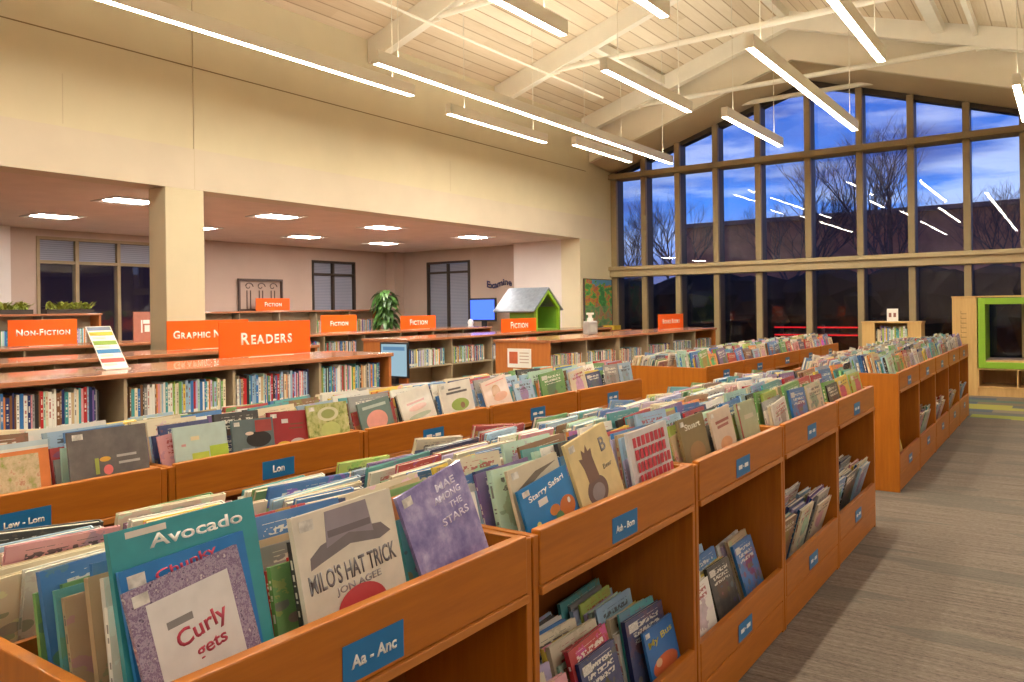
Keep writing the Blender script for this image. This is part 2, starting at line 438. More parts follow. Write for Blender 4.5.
# trusses
for k, y in enumerate((2.05, 5.1, 8.15, 11.2, 14.2)):
    t = empty('roof_truss', (0, y, 0)); t['kind'] = 'structure'
    for s in (-1, 1):
        xe = XW if s < 0 else XR
        a = (xe, roof_z(xe) - .005); b = (RIDGE_X, RIDGE_Z - .005)
        dep = .30
        obj('beam', prism([a, b, (b[0], b[1] - dep), (a[0], a[1] - dep - .04)], 'y', -.07, .07), M['beam'], t)
    obj('tie_rod', tube([(-7.05, 0, 5.45), (-1.03, 0, 5.45)], .045, 10), M['beam'], t, smooth=False)
    for xx in (-7.05, -1.03):
        obj('gusset', B((xx - .14, xx + .14, -.02, .02, 5.38, roof_z(xx) - .28)), M['beam'], t)
o = struct('tie_rod', tube([(-5.25, 15.25, 5.43), (-2.83, 15.25, 5.43)], .045, 10), M['beam'])
# purlins along the slopes
for x, w, y0, y1 in ((-1.68, .085, 5.1, 14.2), (-1.17, .035, 8.2, 14.2), (RIDGE_X, .06, 2, 14.2), (-6.4, .06, 11.27, 14.13), (-5.3, .05, 8.2, 11.13)):
    struct('purlin', B((x - w, x + w, y0, y1, roof_z(x) - .16 - w * .3, roof_z(x) - w * .32)), M['beam'])
# bulkhead above the window wall
def bz(x, lo): return lo - abs(x - RIDGE_X) * .325
bm = bmesh.new()
BK = 14.42
top = [(XW, roof_z(XW)), (RIDGE_X, RIDGE_Z), (XR, roof_z(XR))]
for (xa, xb) in ((XW, RIDGE_X), (RIDGE_X, XR)):
    addprism(bm, [(xa, bz(xa, 5.86)), (xb, bz(xb, 5.86)), (xb, roof_z(xb)), (xa, roof_z(xa))], 'y', BK, BK + .1)
struct('wall_bulkhead', bm, M['plaster'])
bm = bmesh.new()
for (xa, xb) in ((XW, RIDGE_X), (RIDGE_X, XR)):
    v = [bm.verts.new(p) for p in ((xa, BK + .1, bz(xa, 5.86)), (xb, BK + .1, bz(xb, 5.86)), (xb, YW + .2, bz(xb, 5.72)), (xa, YW + .2, bz(xa, 5.72)),
                                   (xa, BK + .1, bz(xa, 5.95)), (xb, BK + .1, bz(xb, 5.95)), (xb, YW + .2, bz(xb, 5.95)), (xa, YW + .2, bz(xa, 5.95)))]
    for f in ((0, 1, 2, 3), (7, 6, 5, 4), (0, 4, 5, 1), (1, 5, 6, 2), (2, 6, 7, 3), (3, 7, 4, 0)): bm.faces.new([v[i] for i in f])
struct('ceiling_soffit', bm, M['bulk'])
# sprinkler pipe
tag(obj('sprinkler_pipe', tube([(-6.75, 3.0, 5.2), (-6.75, 12.4, 5.2)], .018, 8), M['beam']), 'thin white pipe running under the plank ceiling beside the left wall', 'pipe')

# ------------------------------------------------------------------ window wall
MX = [-8.12, -7.42, -6.65, -5.83, -4.97, -4.03, -3.12, -2.28, -1.43, -.62, .12]
TZ1, TZ2 = 2.24, 4.30
def wtop(x): return 5.70 - abs(x - RIDGE_X) * .315
for i in range(10):
    a, b = MX[i], MX[i + 1]
    w = empty('window_%d' % (i + 1), (a, YW, 0)); w['kind'] = 'structure'
    wd = b - a
    obj('mullion', B((-.055, .055, -.16, -.07, 0, TZ1 - .12), (-.055, .055, -.16, -.07, TZ1 + .12, TZ2 - .06), (-.055, .055, -.16, -.07, TZ2 + .06, wtop(a) - .01)), M['mullion'], w, bevel=.006)
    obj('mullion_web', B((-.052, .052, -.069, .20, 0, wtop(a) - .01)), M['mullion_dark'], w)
    obj('lower_pane', B((.05, wd - .05, .15, .162, .03, TZ1 - .1)), M['glass'], w)
    obj('middle_pane', B((.05, wd - .05, .15, .162, TZ1 + .1, TZ2 - .05)), M['glass'], w)
    zl, zr = wtop(a + .05), wtop(b - .05)
    pts = [(.05, TZ2 + .05), (wd - .05, TZ2 + .05), (wd - .05, zr)]
    if a < RIDGE_X < b: pts.append((RIDGE_X - a, wtop(RIDGE_X)))
    pts.append((.05, zl))
    obj('upper_pane', prism(pts, 'y', .15, .162), M['glass'], w)
    tp = [(0, wtop(a) - .07), (wd, wtop(b) - .07), (wd, wtop(b) + .03), (0, wtop(a) + .03)]
    obj('head_rail', prism(tp, 'y', -.02, .2), M['mullion_dark'], w)
struct('trim_transom_upper', B((XW, XR, YW - .26, YW + .2, TZ2 - .055, TZ2 + .055)), M['mullion'], bevel=.008)
struct('trim_transom_lower', B((XW, XR, YW - .30, YW - .02, TZ1 + .03, TZ1 + .11), (XW, XR, YW - .24, YW + .2, TZ1 - .11, TZ1 + .03)), M['transom'], bevel=.008)
struct('trim_sill', B((XW, XR, YW - .2, YW + .1, 0, .06)), M['mullion'])
struct('wall_window_jamb', B((XW + .001, -8.17, YW - .15, YW + .1, 0, 4.4)), M['mullion'])
struct('wall_window_right', B((XR, 4.2, YW, YW + .2, 0, 2.9)), M['alcove_wall'])

# alcove windows
def alc_window_x(n, y0, y1, z0, z1, zt, muls, blind):
    w = empty('window_%d' % n, (ALC_X, y0, z0)); w['kind'] = 'structure'
    L, H = y1 - y0, z1 - z0
    fm = M['mullion_dark' if n == 12 else 'mullion']
    obj('frame', B((-.12, .02, 0, .05, 0, H), (-.12, .02, L - .05, L, 0, H), (-.12, .02, .05, L - .05, 0, .05), (-.12, .02, .05, L - .05, H - .05, H), (-.11, .01, .05, L - .05, zt - z0 - .025, zt - z0 + .025)), fm, w)
    for m in muls: obj('mullion', B((-.115, .015, m - y0 - .03, m - y0 + .03, .051, H - .051)), fm, w)
    obj('pane', B((-.07, -.062, .05, L - .05, .05, H - .05)), M['glass'], w)
    if blind: obj('blind', B((-.056, -.050, .055, L - .055, blind, H - .055)), M['blind'], w)
    obj('sill', B((.02, .06, -.03, L + .03, -.03, 0)), M['alcove_wall'], w)
alc_window_x(11, 6.05, 8.75, .95, 2.78, 2.36, [6.70, 7.42, 8.1], 1.42)
alc_window_x(12, 11.8, 13.1, .95, 2.62, 2.31, [12.42], .06)
w = empty('window_13', (-12.75, ALC_Y, .3)); w['kind'] = 'structure'
obj('frame', B((0, .06, -.02, .12, 0, 2.32), (1.27, 1.33, -.02, .12, 0, 2.32), (.06, 1.27, -.02, .12, 2.27, 2.32), (.06, 1.27, -.02, .12, 0, .05), (.06, 1.27, -.015, .11, 2.03, 2.08)), M['mullion_dark'], w)
obj('mullion', B((.63, .69, -.018, .11, .051, 2.26)), M['mullion_dark'], w)
obj('pane', B((.06, 1.27, .06, .068, .05, 2.27)), M['glass'], w)
obj('blind', B((.065, 1.265, .040, .046, .06, 2.26)), M['blind'], w)

# ------------------------------------------------------------------ lamps
def pendant(x, y0, y1, z, label, cables=None):
    t = empty('pendant_light', (x, y0, z)); L = y1 - y0
    tag(t, label, 'pendant light', 'linear pendant lights')
    obj('housing', B((-.045, -.038, 0, L, 0, .14), (.038, .045, 0, L, 0, .14), (-.038, .038, 0, .01, 0, .14), (-.038, .038, L - .01, L, 0, .14), (-.038, .038, .01, L - .01, .10, .12)), M['lamp_body'], t)
    obj('diffuser', B((-.037, .037, .011, L - .011, .002, .02)), M['lamp'], t)
    obj('uplight_lens', B((-.036, .036, .012, L - .012, .121, .132)), M['lamp_up'], t)
    for c in (cables or (.35, L - .35)):
        obj('cable', tube([(0, c, .12), (0, c, roof_z(x) - z - .02)], .005, 5), M['cable'], t)
PZ = 4.1
pl = [(-6.55, .4, 7.2, 'long pendant light strip running along the left wall, nearest it'),
      (-6.78, 8.15, 10.55, 'short pendant light low against the left wall, middle of that wall'),
      (-6.5, 10.95, 12.95, 'short pendant light closest to the window end of the left wall'),
      (-5.98, 6.0, 13.55, 'longest pendant light, three joined lengths pointing at the window corner'),
      (-3.95, 1.4, 6.5, 'pendant light cut off by the top edge above the longest strip'),
      (-4.18, 7.7, 10.1, 'short pendant light hanging before the steel tie rods, left of ridge'),
      (-2.97, 1.6, 6.65, 'small tip of pendant light at the top edge, left of the ridge'),
      (-3.9, 10.65, 13.25, 'short pendant light hanging before the upper window panes, left of the peak'),
      (-2.64, 7.95, 12.75, 'slanting pendant light hanging before the peak of the tall window'),
      (-1.65, 1.9, 9.3, 'bright pendant light running out of the top edge, right of centre'),
      (-.52, 11.3, 13.7, 'pendant light half cut off by the right edge of the view')]
pl += [(-1.65, -3.6, 1.6, 'added pendant light over the camera end of the aisle, behind the view'),  # unseen pendants added to brighten the near bins
       (-3.95, -3.6, .9, 'added pendant light above the camera end of the second row, behind the view')]
for x, a, b, l in pl: pendant(x, a, b, PZ, l)
for x in (1.2, 2.9):  # unseen fill lamps added over the side aisle to light the near bins
    for q, y in enumerate((-1.4, .8, 3.0, 5.2, 7.4, 9.6, 11.8)):
        t = empty('ceiling_light', (x, y, ALC_Z))
        tag(t, 'added fill light over the right side aisle, %s line, %s from the camera end' % ('inner' if x < 2 else 'outer', ordw(q)), 'ceiling light', 'added fill lights of the side aisle')
        obj('frame', B((-.32, .32, -.32, -.29, -.012, -.001), (-.32, .32, .29, .32, -.012, -.001), (-.32, -.29, -.29, .29, -.012, -.001), (.29, .32, -.29, .29, -.012, -.001)), M['white'], t)
        obj('diffuser', B((-.289, .289, -.289, .289, -.009, -.001)), M['troffer_fill'], t)
for x in (-9.6, -11.9):
    for q, y in enumerate((5.3, 7.55, 9.75, 12.25) if x > -10 else (5.45, 7.7, 10.0, 12.1)):
        t = empty('ceiling_light', (x, y, ALC_Z))
        where = ('front row' if x > -10 else 'rear row')
        tag(t, 'square recessed ceiling light in the low alcove ceiling, %s, %s from the left' % (where, ordw(q)), 'ceiling light', 'recessed ceiling lights of the alcove')
        obj('frame', B((-.32, .32, -.32, -.29, -.012, -.001), (-.32, .32, .29, .32, -.012, -.001), (-.32, -.29, -.29, .29, -.012, -.001), (.29, .32, -.29, .29, -.012, -.001)), M['white'], t)
        obj('diffuser', B((-.16, .16, -.25, .25, -.009, -.001)), M['troffer'], t)
        obj('reflector', B((-.289, -.161, -.289, .289, -.006, -.001), (.161, .289, -.289, .289, -.006, -.001), (-.16, .16, -.289, -.251, -.006, -.001), (-.16, .16, .251, .289, -.006, -.001)), M['white'], t)

# ------------------------------------------------------------------ book geometry (unit book: x thickness, y width, z height; front cover +x, spine -y)
def book_geo():
    V, F, UV, MI = [], [], [], []
    def box(x0, x1, y0, y1, z0, z1, mi):
        b = len(V)
        V.extend([(x, y, z) for x in (x0, x1) for y in (y0, y1) for z in (z0, z1)])
        for f in ((0, 1, 3, 2), (4, 6, 7, 5), (0, 4, 5, 1), (2, 3, 7, 6), (0, 2, 6, 4), (1, 5, 7, 3)):
            F.append([b + i for i in f]); MI.append(mi)
            uv = []
            for i in f:
                x, y, z = V[b + i]
                if f == (0, 4, 5, 1): uv.append((2.0 + (x + .5) * .98 + .01, z))
                elif f in ((4, 6, 7, 5), (0, 1, 3, 2)): uv.append(((y + .5) if f[0] == 4 else (.5 - y), z))
                else: uv.append((.02, .02))
            UV.append(uv)
    box(.36, .5, -.5, .5, 0, 1, 0); box(-.5, -.36, -.5, .5, 0, 1, 0); box(-.36, .36, -.5, -.485, 0, 1, 0)
    nc = len(F)
    box(-.36, .36, -.485, .475, .012, .985, 1)
    return V, F, UV, MI, nc
GV, GF, GUV, GMI, GNC = book_geo()
def mesh_from(name, V, F, UV, mats, MI):
    me = bpy.data.meshes.new(name); me.from_pydata(V, [], F)
    uvl = me.uv_layers.new(name='UVMap')
    flatuv = [c for f in UV for p in f for c in p]
    uvl.data.foreach_set('uv', flatuv)
    for m in mats: me.materials.append(m)
    me.polygons.foreach_set('material_index', MI); me.update(); return me
ME_COVER = mesh_from('book_cover_boards', GV[:24], GF[:GNC], GUV[:GNC], [M['cover']], GMI[:GNC])
ME_PAGE = mesh_from('book_page_block', GV[24:], [[i - 24 for i in f] for f in GF[GNC:]], GUV[GNC:], [M['page']], [0] * (len(GF) - GNC))
def sticker_mesh():
    bm = B((.5, .53, -.43, -.20, .84, .94)); me = bpy.data.meshes.new('call_sticker'); bmesh.ops.recalc_face_normals(bm, faces=bm.faces[:]); bm.to_mesh(me); bm.free(); me.materials.append(M['sticker']); return me
ME_STICK = sticker_mesh()

PAL = [('white', (.80, .78, .72), 12), ('cream', (.76, .66, .47), 11), ('pale blue', (.34, .52, .70), 9), ('blue', (.04, .19, .50), 11), ('navy', (.02, .035, .15), 7),
       ('teal', (.07, .36, .38), 6), ('green', (.15, .36, .10), 6), ('lime green', (.42, .55, .10), 4), ('yellow', (.80, .60, .07), 5), ('orange', (.78, .27, .05), 4),
       ('red', (.48, .025, .03), 7), ('pink', (.74, .34, .38), 4), ('purple', (.20, .11, .33), 3), ('lilac', (.48, .42, .64), 4), ('grey', (.33, .33, .33), 6),
       ('black', (.025, .025, .028), 6), ('brown', (.22, .10, .04), 6), ('tan', (.55, .40, .23), 6), ('mint', (.45, .66, .54), 5)]
PCOL = {n: c for n, c, w in PAL}
rng = random.Random(5)
def pick(): 
    n = rng.choices([p[0] for p in PAL], [p[2] for p in PAL])[0]
    c = PCOL[n]; k = rng.uniform(.85, 1.12)
    return n, tuple(min(.9, x * k) for x in c)

BOOKS = {'picture': [], 'chapter': []}
CAM = Vector((0, 0, 1.5))
def add_book(kind, loc, rz, lean, roll, dims, cname, col, label, group, front, boost=1.0):
    t, w, h = dims
    M4 = Matrix.Translation(loc) @ Matrix.Rotation(rz, 4, 'Z') @ Matrix.Rotation(-lean, 4, 'Y') @ Matrix.Rotation(roll, 4, 'X')
    # lowest corner sits on the support
    low = min((M4 @ Vector((sx * t / 2, sy * w / 2, 0))).z for sx in (-1, 1) for sy in (-1, 1))
    M4 = Matrix.Translation((0, 0, loc[2] + .0015 - low)) @ M4
    d2 = (M4.translation - CAM).length_squared
    score = w * h / d2 * (1.0 if front else .14) * boost
    BOOKS[kind].append(dict(M=M4, dims=dims, col=col, cname=cname, label=label, group=group, front=front, score=score, rnd=rng.random()))

# ------------------------------------------------------------------ special covers (built one by one)
def special(label, dims, col, loc, rz, lean, roll, art, group, sticker=True, coverbuild=None, vis=None):
    t, w, h = dims
    m = flat(col) if coverbuild is None else coverbuild
    th = min(.0022, t * .2)
    o = obj('picture_book', B((t / 2 - th, t / 2, -w / 2, w / 2, 0, h), (-t / 2, -t / 2 + th, -w / 2, w / 2, 0, h), (-t / 2 + th, t / 2 - th, -w / 2, -w / 2 + th, 0, h)), m)
    obj('page_block', B((-t / 2 + th, t / 2 - th, -w / 2 + th, w / 2 - .004, .003, h - .003)), M['page'], o)
    x = t / 2 + .0003
    if vis is None: vis = .42 if group == GROUPS['B'] else .30
    def at(u, v): return (u - .5) * w, (vis + (1 - vis) * v) * h
    for k, a in enumerate(art):
        xx = x + k * .00035
        if a[0] == 'text':
            _, s, u, v, hh, ww, c, rot = a
            bm = text_bm(s, hh * h * (1 - vis), ww * w if ww else None, bold=.02, depth=.0003)
            if rot: bmesh.ops.rotate(bm, verts=bm.verts, cent=(0, 0, 0), matrix=Matrix.Rotation(rot, 3, 'X'))
            y, z = at(u, v); bmesh.ops.translate(bm, verts=bm.verts, vec=(xx, y, z)); obj('title', bm, flat(c), o)
        elif a[0] == 'rect':
            _, u0, v0, u1, v1, c = a
            y0, z0 = at(u0, v0); y1, z1 = at(u1, v1); obj('cover_picture', B((xx, xx + .0003, y0, y1, z0, z1)), c if not isinstance(c, tuple) else flat(c), o)
        elif a[0] == 'poly':
            _, pts, c = a
            obj('cover_picture', prism([at(*q) for q in pts], 'x', xx, xx + .0003), flat(c), o)
        elif a[0] == 'disc':
            _, u, v, ru, rv, c = a
            pts = [(u + ru * math.cos(q * math.pi / 16), v + rv * math.sin(q * math.pi / 16)) for q in range(32)]
            obj('cover_picture', prism([at(*q) for q in pts if True], 'x', xx, xx + .0003), flat(c), o)
    if sticker: 
        xx = x + len(art) * .00035
        y0, z0 = -.45 * w, .90 * h; y1, z1 = -.32 * w, .965 * h; obj('call_sticker', B((xx, xx + .0003, y0, y1, z0, z1)), M['sticker'], o)
    M4 = Matrix.Translation(loc) @ Matrix.Rotation(rz, 4, 'Z') @ Matrix.Rotation(-lean, 4, 'Y') @ Matrix.Rotation(roll, 4, 'X')
    low = min((M4 @ Vector((sx * t / 2, sy * w / 2, 0))).z for sx in (-1, 1) for sy in (-1, 1))
    o.matrix_world = Matrix.Translation((0, 0, loc[2] + .0015 - low)) @ M4
    tag(o, label, 'book', group)
    return o
def mottled(name, cols, scale):
    def f(t, p):
        n = t.noise(t.coord('Object'), scale, 4, .65)
        k = len(cols)
        return t.ramp(n, [(.3 + .4 * i / (k - 1), c) for i, c in enumerate(cols)])
    return mat(name, cols[0], .18, coat=.6, build=f)
MT_scribble = mottled('scribble_print', [(.08, .05, .12), (.45, .38, .50), (.20, .13, .25), (.70, .64, .68)], 130)
MT_stars = mottled('violet_sky_print', [(.15, .13, .36), (.30, .27, .55), (.60, .55, .78)], 14)
MT_gar = mottled('garden_print', [(.35, .42, .10), (.62, .50, .30), (.75, .62, .40), (.55, .16, .12)], 30)
MT_animals = mottled('animal_print', [(.02, .22, .55), (.02, .22, .55), (.55, .16, .03), (.06, .10, .22)], 28)
MT_pattern = mottled('leaf_print', [(.18, .25, .06), (.50, .52, .20), (.66, .62, .35)], 34)
MT_grey = mottled('grey_print', [(.13, .12, .12), (.17, .155, .15), (.22, .20, .19)], 9)

# ------------------------------------------------------------------ bin units
GROUPS = dict(A='picture books in the aisle row of bins', B='picture books in the second row of bins', C='picture books in the far aisle bins', D='picture books in the far second-row bins')
UNIT_D, BIN_Z, RAIL_Z = .82, .80, .945
def make_unit(wd):
    u = empty('book_bin')
    D = UNIT_D
    obj('side_panel', B((-D, 0, 0, .024, 0, .935)), M['bin_panel'], u, bevel=.003)
    obj('side_panel', B((-D, 0, wd - .024, wd, 0, .935)), M['bin_panel'], u, bevel=.003)
    obj('front_rail', B((-.024, .004, .0245, wd - .0245, .805, RAIL_Z)), M['bin_wood'], u, bevel=.004)
    obj('back_rail', B((-D - .004, -D + .024, .0245, wd - .0245, .805, RAIL_Z)), M['bin_wood'], u, bevel=.004)
    obj('bin_floor', B((-D - .008, .010, .0245, wd - .0245, .783, .804)), M['edge_wood'], u, bevel=.003)
    obj('center_panel', B((-D / 2 - .006, -D / 2 + .006, .0245, wd - .0245, .13, .782)), M['bin_wood_shaded'], u)
    obj('bin_divider', B((-D / 2 - .006, -D / 2 + .006, .0245, wd - .0245, .8045, .93)), M['bin_wood_shaded'], u)
    obj('tray_floor', B((-D + .03, -.03, .0245, wd - .0245, .165, .18)), M['bin_wood_shaded'], u)
    obj('tray_rail', B((-.022, .002, .0245, wd - .0245, .149, .295)), M['bin_wood'], u, bevel=.003)
    obj('kick_board', B((-.022, .000, .0245, wd - .0245, .012, .143)), M['bin_wood'], u, bevel=.003)
    return u
def unit_label(u, wd, text, z0, z1):
    yc = .48 if wd > 1 else .50 * wd
    pl = obj('shelf_label', B((.0045, .0058, yc - .08, yc + .08, z0, z1)), M['label_blue'], u, bevel=.0005)
    if text:
        bm = text_bm(text, None, .118, bold=.03, depth=.0005)
        hgt = max(v.co.z for v in bm.verts) - min(v.co.z for v in bm.verts)
        if hgt > .03:
            for v in bm.verts: v.co.z *= .03 / hgt; v.co.y *= .03 / hgt
    else:                                                   # too small to read in the photograph: two word shapes and a dash
        bm = B((0, .0005, -.055, -.015, -.008, .008), (0, .0005, -.007, .005, -.003, .001), (0, .0005, .013, .055, -.008, .008))
    bmesh.ops.translate(bm, verts=bm.verts, vec=(.006, yc, (z0 + z1) / 2))
    obj('lettering', bm, M['white_matte'], pl)

ROWS = {}
def build_row(key, X, y0, pitch, n, texts, lowtexts, name, first):
    wd = pitch - .008
    proto = None
    for i in range(n):
        u = make_unit(wd) if proto is None else copy_tree(proto)
        if proto is None:
            proto = u; u.location = (X, y0, 0)
        else: u.location = (X, y0 + i * pitch, 0)
        ROWS[(key, i)] = (X, y0 + i * pitch, wd)
    for i, u in enumerate([o for o in C.objects if o.name.startswith('book_bin') and o.type == 'EMPTY' and 'category' not in o]):
        unit_label(u, wd, texts[i] if i < len(texts) else None, .815, .888)
        if lowtexts: unit_label(u, wd, None, .165, .235)
        extra = ' labelled %s' % texts[i] if i < len(texts) and texts[i] else ''
        tag(u, 'open orange-brown wooden book bin%s, %s from the camera in the %s' % (extra, ordw(i), name), 'book bin', 'book bins of the ' + name)
build_row('A', -1.09, .585, 1.03, 5, ['Aa - Anc', 'Ash - Bom'], True, 'aisle row', 0)
build_row('B', -2.68, .645, .97, 5, ['Lew - Lom', 'Lon'], False, 'row behind', 0)
build_row('C', -1.12, 6.83, 1.02, 5, [], True, 'far aisle row', 0)
build_row('D', -2.67, 6.76, .98, 5, [], False, 'far second row', 0)

ROWNAME = dict(A='aisle-row', B='second-row', C='far aisle-row', D='far second-row')
def fill_unit(key, i, ncol, skip=None, dens=1.0, rear=True, leans=None):
    """books of one bin: ncol stacks facing the aisle and, behind the divider, as many facing away"""
    X, y0, wd = ROWS[(key, i)]
    inner = wd - .05; cw = inner / ncol
    stackname = ['near', 'middle', 'far'] if ncol == 3 else ['nearest', 'second', 'third', 'farthest']
    for c in range(ncol):
        ya = y0 + .025 + c * cw; ycen = ya + cw / 2
        for side in ((0, 1) if rear else (0,)):
            sk = (skip or {}).get(c, 0.0) if side == 0 else 0.0
            lean = R((leans or {}).get(c, 12) if sk else rng.uniform(9, 15))
            x = .030 + sk; n = 0; end = UNIT_D / 2 - .030 - .07
            last_h = rng.uniform(.22, .28)
            while x < end:
                t = rng.choice([.007, .009, .010, .012, .013, .016])
                if side == 1 or x > .3: t *= 1.15
                w = min(cw - .02, rng.uniform(.19, .30)); h = rng.uniform(.19, .285) if side == 0 else rng.uniform(.17, .235)
                if n == 0 and not sk: h = min(max(h, .22), .27)
                if w > cw * .96: w = cw * .96
                sh = (cw - w) / 2 - .006
                yy = ycen + rng.uniform(-sh, sh * .6) if sh > 0 else ycen
                step = (t + rng.uniform(.001, .006)) / math.cos(lean) / dens
                if x + step > end + .012: break
                cn, col = pick()
                xc = x + step / 2
                roll = R(rng.uniform(-2, 3)) if n else R(rng.uniform(-2, 8))
                if side == 0:
                    loc = (X - xc, yy, BIN_Z + .004); rz = 0
                    lab = '%s picture book, %s from the rail, %s stack, %s %s bin' % (cn, ordw(n + (int(sk > 0) and 3)), stackname[c], ordw(i), ROWNAME[key])
                else:
                    loc = (X - UNIT_D + xc, yy, BIN_Z + .004); rz = math.pi
                    lab = '%s picture book, %s from the back rail, %s rear stack, %s %s bin' % (cn, ordw(n), stackname[c], ordw(i), ROWNAME[key])
                add_book('picture', loc, rz, lean, roll, (t, w, h), cn, col, lab, GROUPS[key], n == 0 and side == 0 and not sk, 1.0 if side == 0 else .75)
                x += step; n += 1

LN = R(12)
def spot(key, i, y, x): X, y0, wd = ROWS[(key, i)]; return (X - x, y, BIN_Z + .004)
G = GROUPS['A']
# first aisle bin
special('white book with curly red handwriting over scribbled border, front of nearest bin', (.008, .205, .275), (.5, .4, .5), spot('A', 0, .765, .034), 0, R(12), R(7),
        [('rect', .14, -.42, .86, .84, (.78, .76, .74)), ('text', 'Curly', .54, .47, .19, .46, (.42, .03, .06), R(8)), ('text', 'gets', .58, .29, .13, .28, (.42, .03, .06), R(5)), ('rect', .26, .58, .48, .64, (.25, .24, .24))], G, coverbuild=MT_scribble)
special('bright blue picture book with red lettering between scribble book and teal book', (.008, .225, .302), (.02, .20, .55), spot('A', 0, .762, .047), 0, R(12), R(3),
        [('text', 'Chunky', .50, .90, .09, .5, (.55, .05, .10), R(6))], G)
special('large teal picture book titled in white serif letters, tallest in nearest bin', (.012, .265, .358), (.045, .33, .37), spot('A', 0, .770, .062), 0, R(12), R(1),
        [('text', 'Avocado', .57, .885, .085, .66, (.86, .85, .80), 0), ('rect', .10, .94, .36, .98, (.72, .68, .60))], G, sticker=False)
special('white picture book with big grey hat and red disc, middle of nearest bin', (.012, .262, .312), (.74, .69, .58), spot('A', 0, 1.095, .040), 0, R(12), R(1.5),
        [('poly', [(.10, .52), (.20, .55), (.50, .63), (.80, .58), (.93, .62), (.84, .72), (.50, .76), (.22, .70), (.11, .62)], (.20, .18, .19)), ('poly', [(.27, .66), (.30, .97), (.72, .97), (.75, .67), (.5, .73)], (.30, .27, .31)), ('rect', .30, .74, .73, .80, (.17, .15, .17)),
         ('text', "MILO'S HAT TRICK", .5, .42, .17, .88, (.15, .14, .15), R(2)), ('text', 'JON AGEE', .52, .27, .08, .46, (.30, .28, .28), R(2)), ('disc', .52, .06, .25, .20, (.55, .06, .07))], G)
special('shiny violet picture book with pale star lettering, leaning at far end of nearest bin', (.009, .235, .30), (.25, .22, .5), spot('A', 0, 1.410, .038), 0, R(14), R(11),
        [('text', 'MAE', .68, .86, .085, .30, (.70, .66, .82), 0), ('text', 'AMONG', .66, .74, .075, .42, (.70, .66, .82), 0), ('text', 'THE', .74, .62, .07, .2, (.70, .66, .82), 0), ('text', 'STARS', .68, .49, .085, .42, (.70, .66, .82), 0)], G, coverbuild=MT_stars)
# second aisle bin
special('bright blue animal picture book with white lettering, lowest in second aisle bin', (.008, .25, .225), (.02, .22, .55), spot('A', 1, 1.815, .034), 0, R(14), R(7),
        [('text', 'Starry Safari', .52, .80, .13, .74, (.84, .84, .80), R(4)), ('rect', .3, .58, .48, .69, (.75, .73, .68)), ('disc', .82, .34, .16, .18, (.58, .16, .03)), ('disc', .56, .40, .10, .09, (.60, .20, .04)), ('disc', .62, .24, .08, .10, (.10, .22, .10)), ('disc', .40, .18, .12, .10, (.04, .08, .22)), ('disc', .22, .10, .10, .08, (.50, .14, .04)), ('disc', .86, .42, .03, .05, (.8, .8, .78)), ('disc', .20, .34, .04, .04, (.75, .65, .2))], G)
special('cream picture book with dark branches, behind the blue animal book', (.010, .245, .275), (.66, .58, .42), spot('A', 1, 1.80, .052), 0, R(14), R(3), [('poly', [(.1, .7), (.5, .86), (.95, .9), (.6, .8), (.35, .7)], (.2, .15, .1))], G)
special('yellow-cream picture book with brown bear figure, centre of second aisle bin', (.011, .255, .305), (.74, .60, .30), spot('A', 1, 2.105, .040), 0, R(14), R(9),
        [('disc', .42, .20, .24, .20, (.17, .11, .10)), ('poly', [(.28, .34), (.26, .56), (.20, .72), (.28, .70), (.30, .82), (.36, .76), (.42, .86), (.44, .76), (.52, .78), (.50, .66), (.52, .50), (.54, .34)], (.20, .12, .09)), ('disc', .42, .18, .15, .12, (.30, .27, .28)), ('text', 'B', .80, .74, .20, .14, (.20, .19, .20), 0), ('text', 'Bear', .78, .44, .07, .22, (.35, .30, .22), 0)], G)
red_rows = []
for k in range(4):
    x = .10
    while x < .86:
        wv = rng.uniform(.05, .09); red_rows.append(('rect', x, .74 - k * .2, min(x + wv, .92), .90 - k * .2, (.60, .05, .08))); x += wv + .025
special('white picture book filled with rows of tall red letter shapes, second aisle bin', (.011, .30, .285), (.72, .70, .70), spot('A', 1, 2.435, .040), 0, R(9), R(2), red_rows[:44], G, sticker=False)
# third aisle bin
G3 = G
special('brown-green picture book with pale title, near end of third aisle bin', (.012, .24, .275), (.26, .20, .09), spot('A', 2, 2.83, .040), 0, R(12), R(2), [('text', 'Stuart', .5, .82, .12, .62, (.70, .66, .55), 0), ('disc', .5, .3, .3, .2, (.38, .22, .09))], G)
special('pink-cream picture book with dark wavy title, middle of third aisle bin', (.010, .23, .27), (.74, .60, .46), spot('A', 2, 3.13, .040), 0, R(12), R(3), [('rect', .2, .70, .84, .76, (.42, .14, .10)), ('rect', .24, .60, .78, .66, (.42, .14, .10)), ('disc', .5, .25, .28, .14, (.76, .40, .20))], G)
special('pale green picture book with red-brown spine, far end of third aisle bin', (.012, .23, .27), (.44, .48, .30), spot('A', 2, 3.43, .040), 0, R(12), R(1), [('rect', 0, 0, .07, 1, (.38, .05, .04)), ('rect', .3, .6, .8, .7, (.62, .58, .44))], G)
